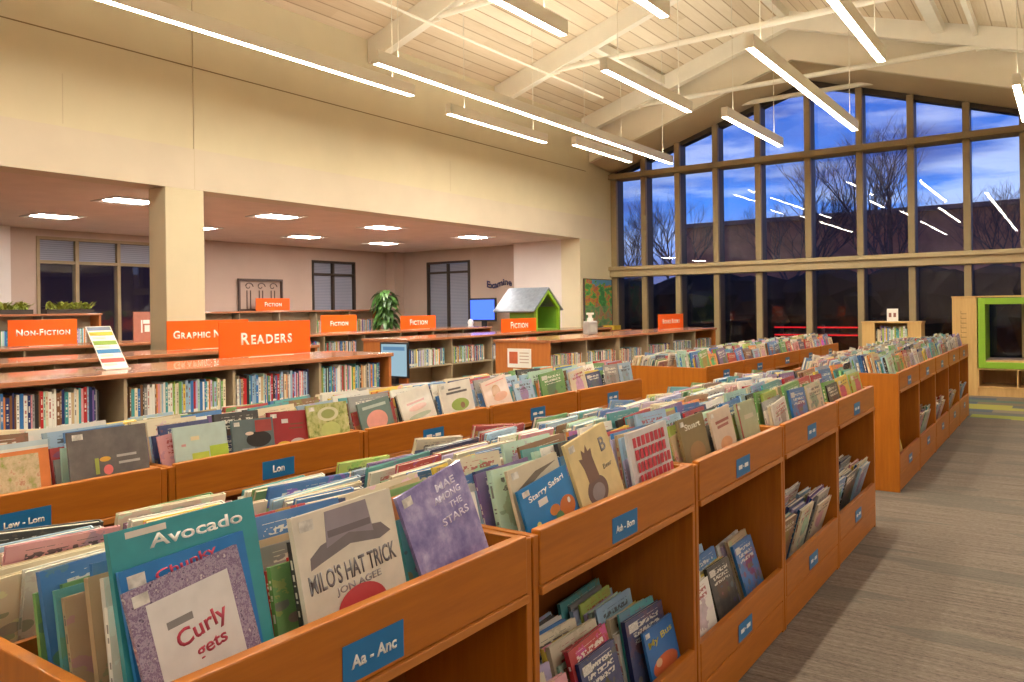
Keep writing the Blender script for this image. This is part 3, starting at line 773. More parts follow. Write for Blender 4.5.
# second row bins
GB = GROUPS['B']
special('garden picture book with orange border, front of second row at left edge', (.012, .27, .285), (.78, .24, .06), spot('B', 0, 1.10, .036), 0, R(10), 0, [('rect', 0, .84, 1, .90, (.80, .78, .70)), ('rect', .08, .0, .88, .76, MT_gar), ('rect', 0, .9, 1, 1, (.55, .66, .70))], GB, sticker=False)
special('wide dark grey plastic-covered picture book in second row with pink spot', (.012, .275, .295), (.17, .16, .15), spot('B', 0, 1.435, .036), 0, R(10), 0, [('rect', .58, .38, .84, .43, (.42, .40, .38)), ('rect', .60, .24, .88, .29, (.42, .40, .38)), ('disc', .46, .16, .06, .1, (.80, .18, .18)), ('rect', .30, .1, .35, .42, (.35, .40, .08)), ('disc', .43, .38, .07, .05, (.70, .40, .06))], GB, coverbuild=MT_grey)
special('pale aqua picture book with lime patch, near stack of second-row second bin', (.010, .225, .262), (.48, .62, .58), spot('B', 1, 1.79, .036), 0, R(10), 0, [('rect', .3, .0, .62, .3, (.50, .60, .08)), ('rect', .64, .05, 1, .42, (.42, .58, .06)), ('rect', .3, .62, .46, .72, (.75, .65, .4)), ('rect', .12, .5, .2, .56, (.6, .3, .3))], GB, sticker=False)
special('dark slate picture book with black masked figure beside the deep red book', (.010, .20, .25), (.12, .17, .18), spot('B', 1, 2.02, .036), 0, R(10), R(-2), [('disc', .62, .42, .3, .22, (.02, .02, .02)), ('rect', .55, .62, .95, .95, (.36, .06, .05)), ('disc', .4, .60, .1, .05, (.75, .6, .5)), ('rect', .2, .0, .5, .2, (.30, .32, .36))], GB)
special('deep red picture book in second row next to the lime patterned book', (.012, .245, .255), (.34, .025, .03), spot('B', 1, 2.225, .052), 0, R(10), R(-3), [('rect', .28, .66, .42, .78, (.72, .66, .62)), ('rect', .46, .6, .74, .64, (.20, .07, .03)), ('rect', .42, .48, .72, .52, (.20, .07, .03)), ('disc', .6, .08, .16, .12, (.60, .55, .55)), ('disc', .3, .06, .14, .09, (.75, .5, .05))], GB)
special('lime green leaf-patterned picture book with ring, second row second bin', (.010, .235, .275), (.5, .55, .2), spot('B', 1, 2.43, .036), 0, R(10), 0, [('disc', .5, .70, .26, .20, (.66, .64, .42)), ('disc', .5, .70, .17, .13, (.34, .38, .12)), ('disc', .52, .25, .24, .22, (.50, .56, .18))], GB, coverbuild=MT_pattern)
special('slate green picture book with pink rounded creature, second row third bin', (.010, .215, .25), (.16, .24, .22), spot('B', 2, 2.745, .034), 0, R(11), R(6), [('disc', .5, .32, .33, .34, (.80, .36, .30)), ('rect', .12, .76, .86, .86, (.50, .58, .52))], GB, sticker=False)
special('white picture book with soft pink sketch tilted in second row third bin', (.010, .25, .27), (.74, .70, .62), spot('B', 2, 3.06, .034), 0, R(14), R(9), [('rect', .2, .55, .75, .62, (.70, .40, .36)), ('disc', .5, .40, .28, .1, (.76, .52, .46)), ('disc', .5, .12, .35, .08, (.44, .52, .40))], GB, sticker=False)
special('white picture book with dark two-line title above green bush, second row third bin', (.012, .27, .29), (.78, .74, .66), spot('B', 2, 3.365, .036), 0, R(12), R(3), [('rect', .26, .74, .66, .80, (.13, .12, .12)), ('rect', .18, .62, .84, .69, (.13, .12, .12)), ('disc', .55, .24, .28, .2, (.30, .42, .09)), ('disc', .62, .20, .07, .1, (.28, .14, .08))], GB)
special('pink-white picture book with tan animal figure, near stack of second-row fourth bin', (.010, .25, .27), (.80, .64, .56), spot('B', 3, 3.75, .034), 0, R(14), R(9), [('rect', .15, .84, .9, .88, (.78, .34, .30)), ('disc', .48, .5, .17, .26, (.62, .36, .20)), ('disc', .6, .28, .28, .16, (.76, .44, .32))], GB, sticker=False)

# fill the bins; skip = depth already taken by the covers built above
fill_unit('A', 0, 3, {0: .058, 1: .028, 2: .028}, leans={0: 12, 1: 12, 2: 14})
fill_unit('A', 1, 3, {0: .05, 1: .03, 2: .03}, leans={0: 14, 1: 14, 2: 9})
fill_unit('A', 2, 3, {0: .03, 1: .03, 2: .03})
fill_unit('A', 3, 3); fill_unit('A', 4, 3)
fill_unit('B', 0, 3, {1: .03, 2: .03}, leans={1: 10, 2: 10})
fill_unit('B', 1, 4, {0: .03, 1: .03, 2: .045, 3: .03}, leans={0: 10, 1: 10, 2: 10, 3: 10})
fill_unit('B', 2, 3, {0: .03, 1: .03, 2: .03}, leans={0: 11, 1: 14, 2: 12}); fill_unit('B', 3, 3, {0: .03}, leans={0: 14}); fill_unit('B', 4, 4)
for i in range(5):
    fill_unit('C', i, 4, dens=.85); fill_unit('D', i, 4, dens=.8)

# lower trays of the aisle rows: books standing in three loose stacks, facing the aisle
def fill_tray(key, i, ncol, nmax, out=False):
    X, y0, wd = ROWS[(key, i)]; inner = wd - .05; cw = inner / ncol
    names = ['near', 'middle', 'far'] if ncol == 3 else ['nearest', 'second', 'third', 'farthest']
    for c in range(ncol):
        x = .03 + rng.uniform(0, .02); n = 0; lean = R(rng.uniform(11, 17)); cnt = nmax[c]
        if out: lean = -R(rng.uniform(13, 18)); x = .092
        while n < cnt and x < .37 - .30 * max(0, math.sin(lean)):
            t = rng.choice([.008, .010, .013, .016]); w = min(cw - .045, rng.uniform(.21, .31)); h = rng.uniform(.23, .305)
            if n == 0: h = rng.uniform(.25, .29)
            step = (t + rng.uniform(.002, .01)) / math.cos(lean); cn, col = pick()
            lab = '%s picture book, %s from front, %s stack in lower tray of %s %s bin' % (cn, ordw(n + (1 if (key, i, c) == ('A', 1, 2) else 0)), names[c], ordw(i), ROWNAME[key])
            if (key, i, c, n) == ('A', 1, 2, 0): x += .02
            add_book('picture', (X - x - step / 2, y0 + .025 + cw * (c + .5) + rng.uniform(-.006, .006), .1805), 0, lean, R(rng.uniform(-2.5, 3)), (t, w, h), cn, col, lab, GROUPS[key], n == 0, 2.2 if key == 'A' else 1)
            x += step; n += 1
special('blue picture book with yellow title in lower tray of second aisle bin', (.010, .225, .235), (.03, .16, .45), (-1.09 - .032, 2.487, .1805), 0, R(13), R(0),
        [('text', 'My Bus', .5, .72, .17, .82, (.62, .55, .06), R(4)), ('disc', .5, .2, .42, .2, (.62, .14, .05)), ('disc', .3, .3, .1, .08, (.75, .5, .3))], G)
fill_tray('A', 1, 3, (17, 16, 14)); fill_tray('A', 2, 3, (14, 13, 6)); fill_tray('A', 3, 3, (14, 12, 15), True); fill_tray('A', 4, 3, (12, 14, 13), True)
fill_tray('C', 0, 4, (3, 2, 0, 0)); fill_tray('C', 1, 4, (7, 8, 8, 7), True); fill_tray('C', 2, 4, (4, 6, 8, 6), True); fill_tray('C', 3, 4, (3, 6, 6, 4), True); fill_tray('C', 4, 4, (4, 5, 5, 4), True)

# ------------------------------------------------------------------ bookcases
CASEN = {}
def bookcase(label, X, y0, y1, ztop, depth, rows, cname, seen=None, endmat='case_end', group='double-faced low bookcases', first=None):
    """double-faced low bookcase, front face at X looking +X; rows = shelf heights"""
    c = empty('bookcase', (X, y0, 0)); tag(c, label, 'bookcase', group)
    L = y1 - y0; D = depth
    obj('top', B((-D - .02, .02, -.02, L + .02, ztop - .035, ztop)), M['case_top'], c, bevel=.005)
    obj('end_panel', B((-D, 0, -.005, .03, 0, ztop - .0355)), M[endmat], c, bevel=.003)
    obj('end_panel', B((-D, 0, L - .03, L + .005, 0, ztop - .0355)), M[endmat], c, bevel=.003)
    obj('back_panel', B((-D / 2 - .01, -D / 2 + .01, .031, L - .031, .05, ztop - .036)), M['shelf_metal'], c)
    obj('base', B((-D + .03, -.03, .031, L - .031, 0, .045)), M['shelf_metal'], c)
    n = max(1, round(L / .92)); bw = L / n
    for k in range(1, n):
        obj('upright', B((-D / 2 + .0101, -.008, k * bw - .012, k * bw + .012, .05, ztop - .036)), M['shelf_metal'], c)
        obj('upright', B((-D + .008, -D / 2 - .0101, k * bw - .012, k * bw + .012, .05, ztop - .036)), M['shelf_metal'], c)
    for z in rows:
        obj('shelf', B((-D / 2 + .0102, -.012, .032, L - .032, z - .02, z)), M['shelf_metal'], c)
        obj('shelf', B((-D + .012, -D / 2 - .0102, .032, L - .032, z - .02, z)), M['shelf_metal'], c)
    # books on the aisle side
    for z, hmax, fillf in (seen or []):
        k = 0
        for b in range(n):
            y = y0 + b * bw + .035; yend = y0 + (b + 1) * bw - .03
            stop = y + (yend - y) * rng.uniform(*fillf)
            hb = rng.uniform(.9, 1.0) * hmax
            while y < stop:
                t = rng.choice([.008, .010, .012, .014, .017, .022]); h = hb * rng.uniform(.88, 1.0); w = rng.uniform(.13, .165)
                if first is not None and y < first: y += t; continue
                cn, col = pick()
                lab = '%s-spined book, %s from the left on the %s shelf of the %s' % (cn, ordw(k), 'top' if z == rows[-1] else 'middle', cname)
                add_book('chapter', (X - .02 - w / 2, y + t / 2, z + .001), R(90), 0, 0, (t, w, h), cn, col, lab, 'books shelved in the ' + cname, True, .14)
                y += t + .0012; k += 1
    return c
ZT = 1.09
bookcase('low double-faced bookcase carrying the large orange readers sign', -5.25, .3, 5.42, ZT, .83, (.10, .42, .735), 'readers bookcase', [(.735, .285, (.80, .97))], first=1.2)
bookcase('low bookcase with wooden end panel and framed shelf map, right of centre', -5.25, 8.2, 13.75, ZT, .83, (.10, .39, .66), 'map bookcase', [(.66, .26, (.75, .95))], first=None)
bookcase('low bookcase carrying the orange graphic novels sign, behind readers bookcase', -7.3, .4, 6.3, ZT, .83, (.10, .42, .735), 'graphic novels bookcase', [(.735, .27, (.8, .95))], first=5.2)
bookcase('low bookcase with computer screen at its end and toy house on top', -7.35, 7.9, 13.7, ZT, .83, (.10, .39, .70), 'toy house bookcase', [(.70, .25, (.75, .97))], first=None)
bookcase('long low bookcase in the alcove with three orange signs on top', -9.9, .6, 13.2, ZT + .02, .83, (.10, .42, .735), 'long alcove bookcase', [(.735, .27, (.7, .95))], first=8.0)
bookcase('tall bookcase against the alcove back wall under the metal wall art', -13.25, 8.55, 13.35, 1.50, .5, (.30, .62, .95), 'back wall bookcase', [(.95, .36, (.7, .95))], group='wall bookcases')
bookcase('tall bookcase under a row of yellow-green plants at far left', -13.15, 2.2, 6.75, 1.50, .6, (.30, .62, .95), 'planted bookcase', [(.95, .34, (.5, .9))], group='wall bookcases', first=4.0)

# low cabinet under the picture on the right jamb
c = empty('low_cabinet', (-8.19, 14.06, 0)); tag(c, 'low wooden cabinet standing under the colourful picture', 'cabinet')
obj('top', B((0, .55, -.02, 1.1, .98, 1.01)), M['case_top'], c, bevel=.004)
obj('body', B((.02, .52, 0, .03, 0, .979), (.02, .52, 1.05, 1.08, 0, .979), (.02, .04, .031, 1.049, 0, .979)), M['case_end'], c)
obj('shelf', B((.041, .51, .031, 1.049, .6, .62), (.041, .51, .031, 1.049, .1, .12)), M['case_end'], c)
tag(obj('storage_basket', B((-7.98, -7.72, 14.55, 14.83, 1.0105, 1.02), (-7.98, -7.97, 14.55, 14.83, 1.02, 1.1), (-7.73, -7.72, 14.55, 14.83, 1.02, 1.1), (-7.97, -7.73, 14.55, 14.56, 1.02, 1.1), (-7.97, -7.73, 14.82, 14.83, 1.02, 1.1)), flat((.60, .40, .03))), 'small yellow open basket on the cabinet under the picture', 'basket')

# realise the books: the 300 that show largest of each kind as things, the rest as one mass
def realise(kind, name, group_mass, label_mass):
    L = sorted(BOOKS[kind], key=lambda b: -b['score'])
    top, rest = L[:300], L[300:]
    seen = {}
    for b in top:
        o = bpy.data.objects.new(name, ME_COVER); C.objects.link(o)
        t, w, h = b['dims']
        o.matrix_world = b['M'] @ Matrix.Diagonal((t, w, h, 1))
        o.color = (*b['col'], 1)
        pg = bpy.data.objects.new('page_block', ME_PAGE); C.objects.link(pg); pg.parent = o
        if kind == 'picture' and b['front']:
            s = bpy.data.objects.new('call_sticker', ME_STICK); C.objects.link(s); s.parent = o
        tag(o, b['label'], 'book', b['group'])
    if rest:
        nv = len(GV); G0 = np.array(GV); V = []; F = []; MI = []; UVs = []; cols = []
        for k, b in enumerate(rest):
            A = np.array(b['M'] @ Matrix.Diagonal((*b['dims'], 1)))
            V.append(G0 @ A[:3, :3].T + A[:3, 3])
            F.extend([[i + k * nv for i in f] for f in GF]); MI.extend(GMI); UVs.extend(GUV)
            cols.append(np.tile(np.array([*b['col'], b['rnd']]), (len(GF) * 4, 1)))
        me = mesh_from(name + 's', np.concatenate(V).tolist(), F, UVs, [M['cover_mass'], M['page']], MI)
        at = me.attributes.new('book_colour', 'FLOAT_COLOR', 'CORNER')
        at.data.foreach_set('color', np.concatenate(cols).astype(np.float32).ravel())
        o = bpy.data.objects.new(name + 's', me); C.objects.link(o)
        tag(o, label_mass, 'books', group_mass, 'stuff')
    print(kind, len(L))
realise('picture', 'picture_book', 'picture books deeper in the bins', 'dense mass of picture books packed deeper in all the bins')
realise('chapter', 'chapter_book', 'farther shelved books', 'rows of thin-spined books on the farther bookcase shelves')

# ------------------------------------------------------------------ orange signs
def sign(label, x, y0, y1, z0, z1, text, th=.012, cap=.36, wfrac=.74, base=True):
    s = empty('shelf_sign', (x, y0, z0)); tag(s, label, 'sign', 'orange section signs')
    L, H = y1 - y0, z1 - z0
    obj('panel', B((0, th, 0, L, .004, H)), M['orange'], s, bevel=.002)
    bm = text_bm(text, None, L * wfrac, bold=.032, depth=.001, smallcaps=True)
    hh = max(v.co.z for v in bm.verts) - min(v.co.z for v in bm.verts)
    k = min(1, cap * H / hh)
    for v in bm.verts: v.co.z *= cap * H / hh if k == 1 and False else 1
    if hh > H * .62:
        for v in bm.verts: v.co *= H * .62 / hh
    bmesh.ops.translate(bm, verts=bm.verts, vec=(th + .0002, L / 2, H * .52))
    obj('lettering', bm, M['white_matte'], s)
    if base: obj('stand', B((-.06, 0, L * .25, L * .75, 0, .004), (th, .075, L * .25, L * .75, 0, .004)), M['acrylic'], s)
    return s
sign('large orange sign reading READERS on the front bookcase', -6.02, 4.10, 5.10, ZT, 1.405, 'Readers', wfrac=.56)
sign('wide orange sign reading GRAPHIC NOVELS, partly hidden by the readers sign', -7.85, 4.72, 5.74, ZT, 1.405, 'Graphic Novels', wfrac=.86)
sign('orange sign reading NON-FICTION at the far left', -10.3, 4.18, 4.98, ZT + .02, 1.43, 'Non-Fiction', wfrac=.78)
sign('smallest orange FICTION sign on top of the back wall bookcase', -13.55, 10.1, 10.95, 1.5, 1.76, 'Fiction', wfrac=.5)
sign('orange FICTION sign left of the tall green plant', -10.45, 9.1, 9.92, ZT + .02, 1.41, 'Fiction', wfrac=.5)
sign('orange FICTION sign in front of the alcove end window', -10.3, 10.9, 11.9, ZT + .02, 1.37, 'Fiction', wfrac=.5)
sign('orange FICTION sign in front of the toy house', -7.5, 10.27, 11.28, ZT, 1.32, 'Fiction', wfrac=.5)
sign('orange sign reading BOARD BOOKS near the window wall', -5.75, 12.4, 13.45, ZT, 1.35, 'Board Books', wfrac=.68)
# brown square sign by the column
s = empty('pictogram_sign', (-10.2, 5.66, ZT + .02)); tag(s, 'square salmon-brown sign with white pictogram beside the left column', 'sign')
obj('panel', B((0, .02, 0, .32, 0, .40)), flat((.42, .17, .12)), s, bevel=.003)
obj('pictogram', B((.0205, .022, .10, .12, .12, .29), (.0205, .022, .13, .22, .24, .29), (.0205, .022, .15, .22, .13, .22)), M['white_matte'], s)
# leaning brochure board
s = empty('brochure_board', (-5.66, 2.92, ZT + .004)); tag(s, 'white leaning card with coloured stripes on the front bookcase top', 'display card')
W, H = .185, .40
bx = Matrix.Rotation(R(-40), 4, 'Y')
def leanbox(name, u0, u1, v0, v1, m, off):
    bm = B((off, off + .002, u0 * W, u1 * W, v0 * H, v1 * H)); bmesh.ops.transform(bm, matrix=bx, verts=bm.verts); return obj(name, bm, m, s)
leanbox('card', 0, 1, .01, 1, M['white'], 0)
for v0, v1, c in ((.90, .98, (.20, .24, .34)), (.78, .86, (.80, .52, .06)), (.56, .65, (.24, .38, .06)), (.36, .45, (.05, .22, .48)), (.15, .24, (.50, .10, .08))):
    leanbox('stripe', .04, .96, v0, v1, flat(c), .0025)
for v in (.72, .51, .31, .1): leanbox('text_block', .1, .6, v - .02, v + .02, flat((.62, .62, .56)), .0025)
obj('card_rest', B((-.12, .03, 0, W, -.003, .004), (-.125, -.12, .05, W - .05, .004, .115)), M['acrylic'], s)
# map frame on the case end
s = empty('shelf_map', (-5.88, 8.193, .74)); tag(s, 'small framed shelf map fixed on the wooden bookcase end', 'map')
obj('frame', B((0, .36, -.012, 0, 0, .24)), M['white_matte'], s, bevel=.002)
obj('map_block', B((.03, .16, -.0135, -.0121, .05, .2)), flat((.60, .14, .06)), s)
for k in range(4): obj('text_line', B((.19, .33, -.0135, -.0121, .06 + k * .04, .072 + k * .04)), flat((.55, .42, .36)), s)
# catalogue screen at the end of the toy-house bookcase
s = empty('catalog_screen', (-7.76, 7.86, .49)); tag(s, 'black-edged catalogue computer screen standing at a bookcase end', 'monitor')
obj('bezel', B((0, .52, -.06, -.03, .08, .56)), M['black'], s, bevel=.006)
obj('screen', B((.025, .495, -.0615, -.0605, .105, .535)), emit('catalog_page', (.42, .62, .72), .36), s)
obj('page_header', B((.06, .46, -.0625, -.0616, .45, .50)), emit('catalog_header', (.20, .38, .60), .3), s)
obj('page_image', B((.10, .19, -.0625, -.0616, .2, .25)), emit('catalog_image', (.08, .25, .40), .4), s)
obj('stand', B((.2, .32, -.10, -.0301, 0, .08), (.1, .42, -.14, -.0295, -.02, 0)), M['black'], s)
obj('keyboard_shelf', B((-.03, .55, -.28, .03, -.05, -.0205), (.2, .26, -.2, .03, -.45, -.0505)), M['case_end'], s)
# spray bottle / acrylic holder
b = empty('sanitizer_bottle', (-5.7, 10.0, ZT)); tag(b, 'silver-grey bottle with white pump cap on the bookcase top', 'bottle')
obj('body', B((-.05, .05, -.14, .14, 0, .20)), M['silver'], b, bevel=.02)
obj('label', B((.0502, .052, -.09, .09, .04, .15)), flat((.50, .52, .50)), b)
bm = lathe([(.045, .20), (.045, .24), (.03, .245), (.03, .29), (.055, .292), (.055, .32)], 14); obj('pump_cap', bm, M['white'], b, smooth=False)
# colourful picture on the jamb
def m_paint(t, p):
    s_ = t.new('ShaderNodeSeparateXYZ'); t.l.new(t.coord('Object'), s_.inputs[0])
    n = t.noise(t.coord('Object', (1, 3.2, 6)), 1, 3, .6); n2 = t.noise(t.coord('Object', (1, 5, 4)), 1.3, 2)
    col = t.ramp(n, [(.30, (.05, .25, .06)), (.42, (.10, .42, .10)), (.50, (.55, .28, .05)), (.56, (.50, .14, .08)), (.64, (.25, .32, .20)), (.75, (.60, .55, .42))], 'CONSTANT')
    low = t.mix(t.math('MULTIPLY', n2, .9), col, (.22, .26, .20, 1))
    c = t.mix(t.math('LESS_THAN', s_.outputs[2], .45), col, low)
    return t.mix(t.math('MULTIPLY', t.math('GREATER_THAN', t.math('MULTIPLY_ADD', n, .4, s_.outputs[2]), 1.12), t.math('GREATER_THAN', s_.outputs[1], .32)), c, (.10, .32, .60, 1))
a = empty('wall_picture', (XW + .002, 14.1, 1.06)); tag(a, 'tall colourful green and orange picture on the wall beside the window', 'picture')
obj('canvas', B((.02, .032, .02, 1.18, .02, 1.0)), mat('mural_print', (.3, .4, .2), .4, build=m_paint), a)
obj('frame', B((0, .04, 0, .02, 0, 1.02), (0, .04, 1.18, 1.2, 0, 1.02), (0, .04, .02, 1.18, 0, .02), (0, .04, .02, 1.18, 1.0, 1.02), (0, .0199, .02, 1.18, .02, 1.0)), M['metal_dark'], a)
# wrought wall art
a = empty('wall_art', (ALC_X + .01, 9.85, 1.505)); tag(a, 'wrought metal open frame with scrolls against the alcove back wall', 'wall art')
obj('frame', B((.02, .06, 0, .04, 0, .66), (.02, .06, 1.06, 1.10, 0, .66), (.02, .06, .04, 1.06, .62, .66), (.02, .06, .04, 1.06, .0, .04)), M['metal_dark'], a)
for yc in (.25, .55, .85):
    sc = [(.04, yc + (.11 - .007 * k) * math.cos(k * .5), .50 + (.09 - .006 * k) * math.sin(k * .5)) for k in range(13)]
    obj('scroll', tube(sc, .010, 5), M['metal_dark'], a)
    obj('bar', B((.032, .048, yc - .05, yc - .036, .04, .42), (.032, .048, yc + .036, yc + .05, .04, .42)), M['metal_dark'], a)
# wall word
bm = text_bm('Examine', None, .70, bold=.03, depth=.01)
for v in bm.verts: v.co.z += .035 * math.sin(v.co.y * 9)
o = obj('wall_lettering', bm, flat((.03, .03, .10))); o.rotation_euler = (0, 0, R(-90)); o.location = (-10.58, ALC_Y - .002, 2.05)
tag(o, 'dark wavy word on the taupe wall above the blue screen', 'lettering')
# blue screen with stand
s = empty('wall_screen', (-11.1, ALC_Y - .45, 0)); tag(s, 'glowing blue monitor on a desk below the wall lettering', 'monitor')
obj('screen', B((.03, .70, -.002, 0, 1.24, 1.68)), emit('blue_screen', (.07, .16, .95), .9), s)
obj('bezel', B((0, .73, .0005, .05, 1.20, 1.72)), M['black'], s, bevel=.006)
obj('stand', B((.3, .43, .051, .09, .95, 1.4), (.2, .53, -.02, .2, .93, .95)), M['black'], s)
d = empty('desk', (-11.3, ALC_Y - .75, 0)); tag(d, 'light wooden desk under the blue monitor', 'desk')
obj('desk_top', B((0, 1.1, 0, .7, .90, .929)), M['maple'], d)
for x in (.02, 1.03):
    for y in (.03, .62): obj('leg', B((x, x + .05, y, y + .05, 0, .8995)), M['maple'], d)
b = empty('desk_ornament', (-10.95, ALC_Y - .6, .93)); tag(b, 'small white rounded ornament on the desk below the blue monitor', 'ornament')
obj('body', lathe([(.05, 0), (.09, .05), (.10, .12), (.06, .18), (.055, .2), (.075, .25), (.05, .31), (.01, .33)], 14), M['white'], b, smooth=True)

# ------------------------------------------------------------------ toy house on the bookcase
h = empty('toy_house', (-7.83, 10.72, ZT)); tag(h, 'green toy house with grey sheet roof standing on a bookcase', 'toy house')
# gable front faces the camera side (+x); ridge runs back along -y.. body is a box with open gable end at +y side
W2 = .26
obj('side_wall', B((-.33, .199, .72, .75, 0, .42)), M['green_in'], h)
obj('side_wall', B((-.33, .199, 1.43, 1.46, 0, .42)), M['green_in'], h)
obj('floor_board', B((-.33, .23, .751, 1.429, 0, .03)), M['green_in'], h)
gb = bmesh.new()
addprism(gb, [(.70, .0), (.75, .0), (.75, .38), (1.09, .66), (1.43, .38), (1.43, .0), (1.48, .0), (1.48, .41), (1.09, .73), (.70, .41)], 'x', .20, .25)
obj('gable_frame', gb, M['green'], h)
obj('back_wall', prism([(.751, .031), (1.429, .031), (1.429, .38), (1.09, .66), (.751, .38)], 'x', -.33, -.30), M['green_in'], h)
rf = bmesh.new()
addprism(rf, [(1.09, .735), (.60, .325), (.585, .345), (1.09, .765), (1.57, .365), (1.555, .345)], 'x', -.60, .27)
obj('roof', rf, M['roof_metal'], h)

# ------------------------------------------------------------------ plants
def leafblade(bm, p, d, L, w, droop):
    d = Vector(d).normalized(); side = d.cross(Vector((0, 0, 1))).normalized() if abs(d.z) < .99 else Vector((1, 0, 0))
    prev = None; n = 5
    for k in range(n + 1):
        f = k / n; c = Vector(p) + d * L * f + Vector((0, 0, -droop * f * f * L))
        ww = w * math.sin(math.pi * (.12 + .88 * f)) * .5 if k < n else .001
        a = bm.verts.new(c - side * ww + Vector((0, 0, .15 * ww))); m_ = bm.verts.new(c); b = bm.verts.new(c + side * ww + Vector((0, 0, .15 * ww)))
        if prev:
            bm.faces.new((prev[0], prev[1], m_, a)); bm.faces.new((prev[1], prev[2], b, m_))
        prev = (a, m_, b)
pr = random.Random(3)
p = empty('potted_plant', (-12.38, 12.66, 0)); tag(p, 'tall dark green broad-leaved plant in front of the alcove corner', 'plant')
bm = bmesh.new()
for k in range(120):
    a = pr.uniform(0, 6.28); z = pr.uniform(1.15, 1.9)
    leafblade(bm, (.04 * math.cos(a), .04 * math.sin(a), z), (math.cos(a), math.sin(a), pr.uniform(.1, .9)), pr.uniform(.25, .42), pr.uniform(.11, .16), pr.uniform(.6, 1.5))
obj('foliage', bm, M['leaf'], p, smooth=True)
obj('stem', tube([(0, 0, .45), (.02, .01, 1.2), (0, 0, 1.9)], [.03, .025, .01], 7), M['pot'], p)
obj('pot', lathe([(.17, 0), (.2, .05), (.24, .48), (.25, .5), (.22, .5), (.21, .46)], 18), M['pot'], p)
for i, (y0, y1) in enumerate(((3.6, 5.75), (5.95, 6.7))):
    p = empty('planter', (-13.45, y0, 1.5)); tag(p, 'long trough of small yellow-green plants on the far left bookcase, %s part' % ('longer left' if i == 0 else 'shorter right'), 'plants', 'planter troughs')
    obj('trough', B((0, .2, 0, y1 - y0, 0, .07)), M['mullion_dark'], p)
    bm = bmesh.new()
    for k in range(int((y1 - y0) * 150)):
        a = pr.uniform(0, 6.28); leafblade(bm, (.1 + pr.uniform(-.08, .08), pr.uniform(.04, y1 - y0 - .04), .07), (math.cos(a), math.sin(a), pr.uniform(.8, 2.5)), pr.uniform(.12, .27), .05, .4)
    obj('foliage', bm, M['leaf_light'], p, smooth=True)

# ------------------------------------------------------------------ window seat and small bookcase
t = empty('window_seat', (-1.58, 14.5, 0)); tag(t, 'big pale wooden window seat box with lime green square tunnel', 'window seat')
D = .78; W = 2.6; gx0, gx1, gz0, gz1 = .36, 1.72, .44, 1.55
obj('side_wall', B((0, .345, 0, D, .0, 1.56)), M['maple'], t, bevel=.004)
obj('side_wall', B((gx1 + .02, W, 0, D, .0, 1.56)), M['maple'], t, bevel=.004)
obj('top_board', B((-.01, W, -.01, D, 1.561, 1.585)), M['maple'], t, bevel=.003)
fr = .10
obj('tunnel_frame', B((gx0, gx0 + fr, -.02, D, gz0, gz1), (gx1 - fr, gx1, -.02, D, gz0, gz1), (gx0 + fr, gx1 - fr, -.02, D, gz0, gz0 + fr), (gx0 + fr, gx1 - fr, -.02, D, gz1 - fr, gz1)), M['green'], t, bevel=.006)
obj('seat_board', B((gx0 + fr, gx1 - fr, .01, D - .01, gz0 + fr, gz0 + fr + .03)), M['maple'], t)
obj('cubby_frame', B((.346, gx1, 0, D, .13, .15), (.346, gx1, 0, D, .415, .435), (.346, .366, 0, D, .151, .414), (.87, .89, 0, D, .151, .414), (1.40, 1.42, 0, D, .151, .414)), M['maple'], t)
obj('cubby_back', B((.367, gx1, D - .05, D - .03, .151, .414)), M['maple'], t)
obj('plinth', B((.346, gx1, .02, D, 0, .129)), M['maple'], t)
for k in range(6):
    obj('carved_letter', B((.12, .2, -.0015, 0, .92 + k * .075, .935 + k * .075), (.12, .13, -.0015, 0, .935 + k * .075, .975 + k * .075)), flat((.36, .22, .08)), t)
t = empty('display_bookcase', (-2.9, 14.3, 0)); tag(t, 'small pale wooden bookcase with a card on top, by the window', 'bookcase')
obj('side', B((0, .2, 0, .38, 0, 1.16)), M['maple'], t, bevel=.003); obj('side', B((.70, .9, 0, .38, 0, 1.16)), M['maple'], t, bevel=.003)
obj('top', B((-.01, .91, -.01, .39, 1.161, 1.185)), M['maple'], t); obj('back', B((.201, .699, .36, .378, 0, 1.16)), M['maple'], t)
obj('shelf', B((.201, .699, .0, .359, .78, .80), (.201, .699, 0, .359, .40, .42), (.201, .699, 0, .359, .05, .07)), M['maple'], t)
x = -2.69
k = 0
while x < -2.24:
    tt = rng.choice([.02, .025, .03]); cn, col = pick()
    o = bpy.data.objects.new('chapter_book', ME_COVER); C.objects.link(o)
    hh = rng.uniform(.24, .31)
    o.matrix_world = Matrix.Translation((x + tt / 2, 14.45, .8015)) @ Matrix.Rotation(0, 4, 'Z') @ Matrix.Diagonal((tt, .2, hh, 1)); o.color = (*col, 1)
    pg = bpy.data.objects.new('page_block', ME_PAGE); C.objects.link(pg); pg.parent = o
    tag(o, '%s-spined book, %s from the left in the small pale bookcase by the window' % (cn, ordw(k)), 'book', 'books in the small pale bookcase'); x += tt + .002; k += 1
c = empty('display_card', (-2.53, 14.42, 1.185)); tag(c, 'upright white card with dark marks on the small pale bookcase', 'card')
obj('card', B((0, .17, 0, .02, 0, .21)), M['white_matte'], c); obj('printed_mark', B((.03, .07, -.001, 0, .07, .14), (.10, .14, -.001, 0, .07, .14)), flat((.30, .12, .10)), c)

